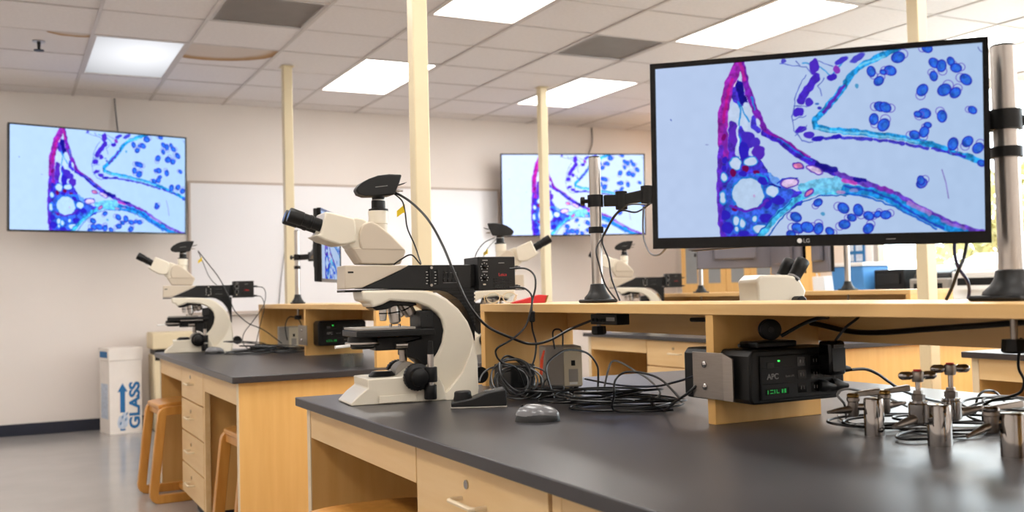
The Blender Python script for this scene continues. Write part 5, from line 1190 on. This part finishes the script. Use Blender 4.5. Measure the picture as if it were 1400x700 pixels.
coil(1.18, 5.60, 0.11, 0.07, 2.6, 'small black cable coil near the distant left microscope', 22, ra, wob=0.05, rise=0.06)
coil(1.38, 5.30, 0.12, 0.09, 2.4, 'black cable loops before the left rear shelf divider', 23, ra, wob=0.04, rise=0.02)
cable([(1.42, 5.62, 0.82), (1.40, 5.58, 0.90), (1.43, 5.60, 0.95), (1.48, 5.58, 0.93), (1.49, 5.55, 0.86)], 0.003, 'cable hoop above the pale supply box on the left rear bench')
cable([(1.66, 1.15, 0.985), (1.655, 1.4, 0.965), (1.655, 1.6, 0.952), (1.64, 1.75, 0.972), (1.655, 1.95, 0.975), (1.655, 2.2, 0.972)], 0.006, 'thick black cable bundle sagging along the shelf back rail')
cable([(1.58, 1.60, 0.937), (1.59, 1.58, 0.965), (1.62, 1.57, 0.988), (1.62, 1.60, 0.990)], 0.003, 'short black cable rising from the plug-in adapter to the shelf')
cable([(1.48, 1.655, 0.95), (1.52, 1.63, 0.975), (1.56, 1.63, 0.985), (1.62, 1.66, 0.985)], 0.004, 'black cable from the round reel along the shelf underside')
t = thing('power_brick', 'black power brick among cables behind the gas posts', 'power adapter', (1.80, 1.36, BT), 0.3)
MB().box((-0.06, -0.03, 0), (0.06, 0.03, 0.034)).build('case', 'black', t, bevel=0.005); MB().cyl((-0.06, 0, 0.017), (-0.085, 0, 0.014), 0.008, 0.005).build('plug', 'rubber', t)
t = thing('power_brick', 'black power brick in the cable heap on the left rear bench', 'power adapter', (1.30, 5.68, BT), 0.2)
MB().box((-0.07, -0.03, 0), (0.07, 0.03, 0.03)).build('case', 'black', t, bevel=0.005); MB().cyl((-0.07, 0, 0.015), (-0.095, 0, 0.014), 0.008, 0.005).build('plug', 'rubber', t)

# ================================================================ white glass-waste box, beige bin
t = thing('glass_waste_box', 'tall white cardboard box printed GLASS with a blue arrow', 'box', (0.842, 8.763, 0), 0.2)
MB().box((-0.128, -0.128, 0), (0.128, 0.128, 0.62)).build('carton', 'cardboard', t, bevel=0.002)
lid = MB().box((-0.134, -0.134, 0.585), (0.134, 0.134, 0.688)).build('lid', 'cardboard', t, bevel=0.004)
MB().box((-0.1345, -0.10, 0.61), (-0.1338, 0.10, 0.66)).build('lid_stripe', 'print_blue', lid)
o = text('printed_word', 'GLASS', 0.128, 'print_blue', t, (0, 0, 0), (0, 0, 0), 0.0003, bold=0.0055)
xs = [v.co.x for v in o.data.vertices]; ys = [v.co.y for v in o.data.vertices]; wx, wy = max(xs) - min(xs), max(ys) - min(ys)
o.data.transform(Matrix.Translation((-min(xs), -min(ys), 0))); o.data.transform(Matrix.Diagonal((0.375 / wx, 0.088 / wy, 1, 1)))
o.matrix_local = Matrix(((0, -1, 0, 0.112), (0, 0, -1, -0.1285), (1, 0, 0, 0.035), (0, 0, 0, 1)))
MB().prism([(-0.045, 0.17), (-0.006, 0.17), (-0.006, 0.335), (0.014, 0.335), (-0.026, 0.405), (-0.065, 0.335), (-0.045, 0.335)], -0.1292, -0.128).build('printed_arrow', 'print_blue', t)
MB().prism([(-0.06, 0.05), (-0.02, 0.035), (0.01, 0.06), (0.022, 0.12), (0.0, 0.16), (-0.015, 0.19), (-0.03, 0.15), (-0.055, 0.14), (-0.068, 0.09)], -0.1290, -0.128).build('printed_shards', 'print_pale', t)
for i, (a, b2) in enumerate(((-0.05, 0.07), (-0.01, 0.10), (-0.035, 0.12), (0.0, 0.145))):
    MB().prism([(a, b2), (a + 0.012, b2 + 0.004), (a + 0.016, b2 + 0.028), (a + 0.004, b2 + 0.02)], -0.1294, -0.129).build('printed_shard', 'print_blue', t)
MB().prism([(-0.045, 0.025), (-0.006, 0.025), (-0.006, 0.042), (-0.026, 0.036), (-0.045, 0.044)], -0.1292, -0.128).build('arrow_tail', 'print_blue', t)
MB().box((-0.1288, -0.09, 0.12), (-0.128, 0.09, 0.40)).build('side_print', 'print_pale', t)
t = thing('waste_bin', 'beige bin with a flat lid behind the left bench corner', 'bin', (1.235, 8.72, 0), 0.0)
MB().prism([(-0.15, 0.0), (0.15, 0.0), (0.165, 0.62), (-0.165, 0.62)], -0.16, 0.16).build('body', 'beige', t, bevel=0.01)
MB().box((-0.150, -0.165, 0.575), (0.150, 0.150, 0.665)).build('neck_band', 'black', t, bevel=0.005)
MB().box((-0.175, -0.175, 0.665), (0.175, 0.175, 0.80)).build('lid', 'beige', t, bevel=0.012, seg=3)

# ================================================================ window side of the room
c = thing('window_counter', 'pale counter along the window wall', 'counter', (6.3, 5.0, 0))
MB().box((-0.30, -3.4, 0.90), (0.30, 1.82, 0.93)).build('counter_top', 'white_plastic', c, bevel=0.003)
MB().box((-0.26, -3.38, 0.10), (0.295, 1.80, 0.90)).build('carcass', 'maple', c)
MB().box((-0.20, -3.36, 0.0), (0.29, 1.78, 0.10)).build('toe_kick', 'baseboard', c)
for i in range(8):
    d = MB().box((-0.28, -3.37 + i * 0.645, 0.12), (-0.26, -2.735 + i * 0.645, 0.88)).build('door', 'maple_pale', c, bevel=0.001)
    MB().tube([(-0.28, -2.80 + i * 0.645, 0.70), (-0.305, -2.80 + i * 0.645, 0.70), (-0.305, -2.80 + i * 0.645, 0.80), (-0.28, -2.80 + i * 0.645, 0.80)], 0.005, 6).build('handle', 'handle', d)
for i, (ya, lab) in enumerate(((6.85, 'tall maple cabinet with glass doors nearest the window counter'), (7.55, 'tall maple cabinet with glass doors in the far corner'))):
    t = thing('tall_cabinet', lab, 'cabinet', (6.35, ya + 0.35, 0), 0, 'tall maple glass door cabinets')
    MB().box((-0.23, -0.348, 0.08), (0.262, 0.348, 2.12)).build('body', 'maple', t, bevel=0.001)
    MB().box((-0.18, -0.34, 0), (0.26, 0.34, 0.08)).build('plinth', 'baseboard', t)
    for s in (-1, 1):
        d = MB().box((-0.250, min(s * 0.004, s * 0.346), 0.10), (-0.23, max(s * 0.004, s * 0.346), 2.11)).build('door', 'maple', t, bevel=0.001)
        MB().box((-0.2525, min(s * 0.09, s * 0.27), 1.10), (-0.2498, max(s * 0.09, s * 0.27), 2.0)).build('pane', 'grey_glass', d)
        MB().tube([(-0.25, s * 0.03, 0.95), (-0.28, s * 0.03, 0.95), (-0.28, s * 0.03, 1.05), (-0.25, s * 0.03, 1.05)], 0.006, 6).build('handle', 'aluminium', d)
t = thing('recycling_bin', 'blue tapered bin on the window counter behind the distant pole', 'bin', (6.22, 6.0, 0.93))
MB().prism([(-0.12, 0), (0.12, 0), (0.15, 0.27), (-0.15, 0.27)], -0.17, 0.17).build('tub', 'bin_blue', t, bevel=0.01)
MB().box((-0.16, -0.185, 0.27), (0.16, 0.185, 0.30)).build('rim', 'white_plastic', t, bevel=0.004)
t = thing('wall_poster', 'small blue poster on the wall above the blue bin', 'poster', (6.612, 6.42, 1.30))
MB().box((-0.006, -0.11, -0.075), (0.0, 0.13, 0.14)).build('sheet', 'print_blue', t)
for i in range(4): MB().box((-0.0066, -0.085 + (i % 2) * 0.10, -0.045 + (i // 2) * 0.09), (-0.006, -0.01 + (i % 2) * 0.10, 0.015 + (i // 2) * 0.09)).build('picture_block', 'print_pale', t)
t = thing('plastic_bin', 'small white bin with a handle left of the blue bin', 'bin', (6.25, 6.42, 0.93))
MB().prism([(-0.07, 0), (0.07, 0), (0.085, 0.20), (-0.085, 0.20)], -0.07, 0.07).build('tub', 'white_plastic', t, bevel=0.008)
MB().tube(smooth_path([(0, -0.08, 0.18), (0, -0.09, 0.25), (0, 0.09, 0.25), (0, 0.08, 0.18)], 5), 0.006, 6).build('handle', 'white_plastic', t)
t = thing('equipment_box', 'dark instrument with a beige base on the window counter left of the cream post', 'equipment', (6.28, 5.62, 0.93))
MB().box((-0.14, -0.14, 0.0), (0.14, 0.16, 0.235)).build('case', 'black', t, bevel=0.01)
MB().box((-0.22, -0.08, 0.0), (-0.141, 0.20, 0.075)).build('front_tray', 'beige', t, bevel=0.006)
MB().box((-0.15, -0.10, 0.12), (-0.139, 0.12, 0.20)).build('front_panel', 'charcoal', t, bevel=0.002)
def printer(lab, y, m1, m2, w, h):
    t = thing('printer', lab, 'printer', (6.28, y, 0.93))
    MB().box((-0.19, -w / 2, 0), (0.17, w / 2, h * 0.6)).build('lower_body', m1, t, bevel=0.012, seg=3)
    MB().prism([(-0.16, h * 0.6), (0.16, h * 0.6), (0.16, h * 0.95), (0.05, h), (-0.14, h * 0.75)], -w / 2 + 0.01, w / 2 - 0.01).build('scanner_lid', m2, t, bevel=0.012, seg=3)
    MB().box((-0.23, -w * 0.35, h * 0.2), (-0.19, w * 0.35, h * 0.24)).build('paper_tray', m2, t)
    MB().box((-0.192, -w * 0.38, h * 0.30), (-0.188, w * 0.38, h * 0.46)).build('output_slot', 'black', t)
printer('white rounded printer by the window under the big monitor corner', 4.81, 'white_plastic', 'white_plastic', 0.40, 0.33)
printer('grey office printer beside the cream post near the window', 5.22, 'psu_grey', 'charcoal', 0.34, 0.26)
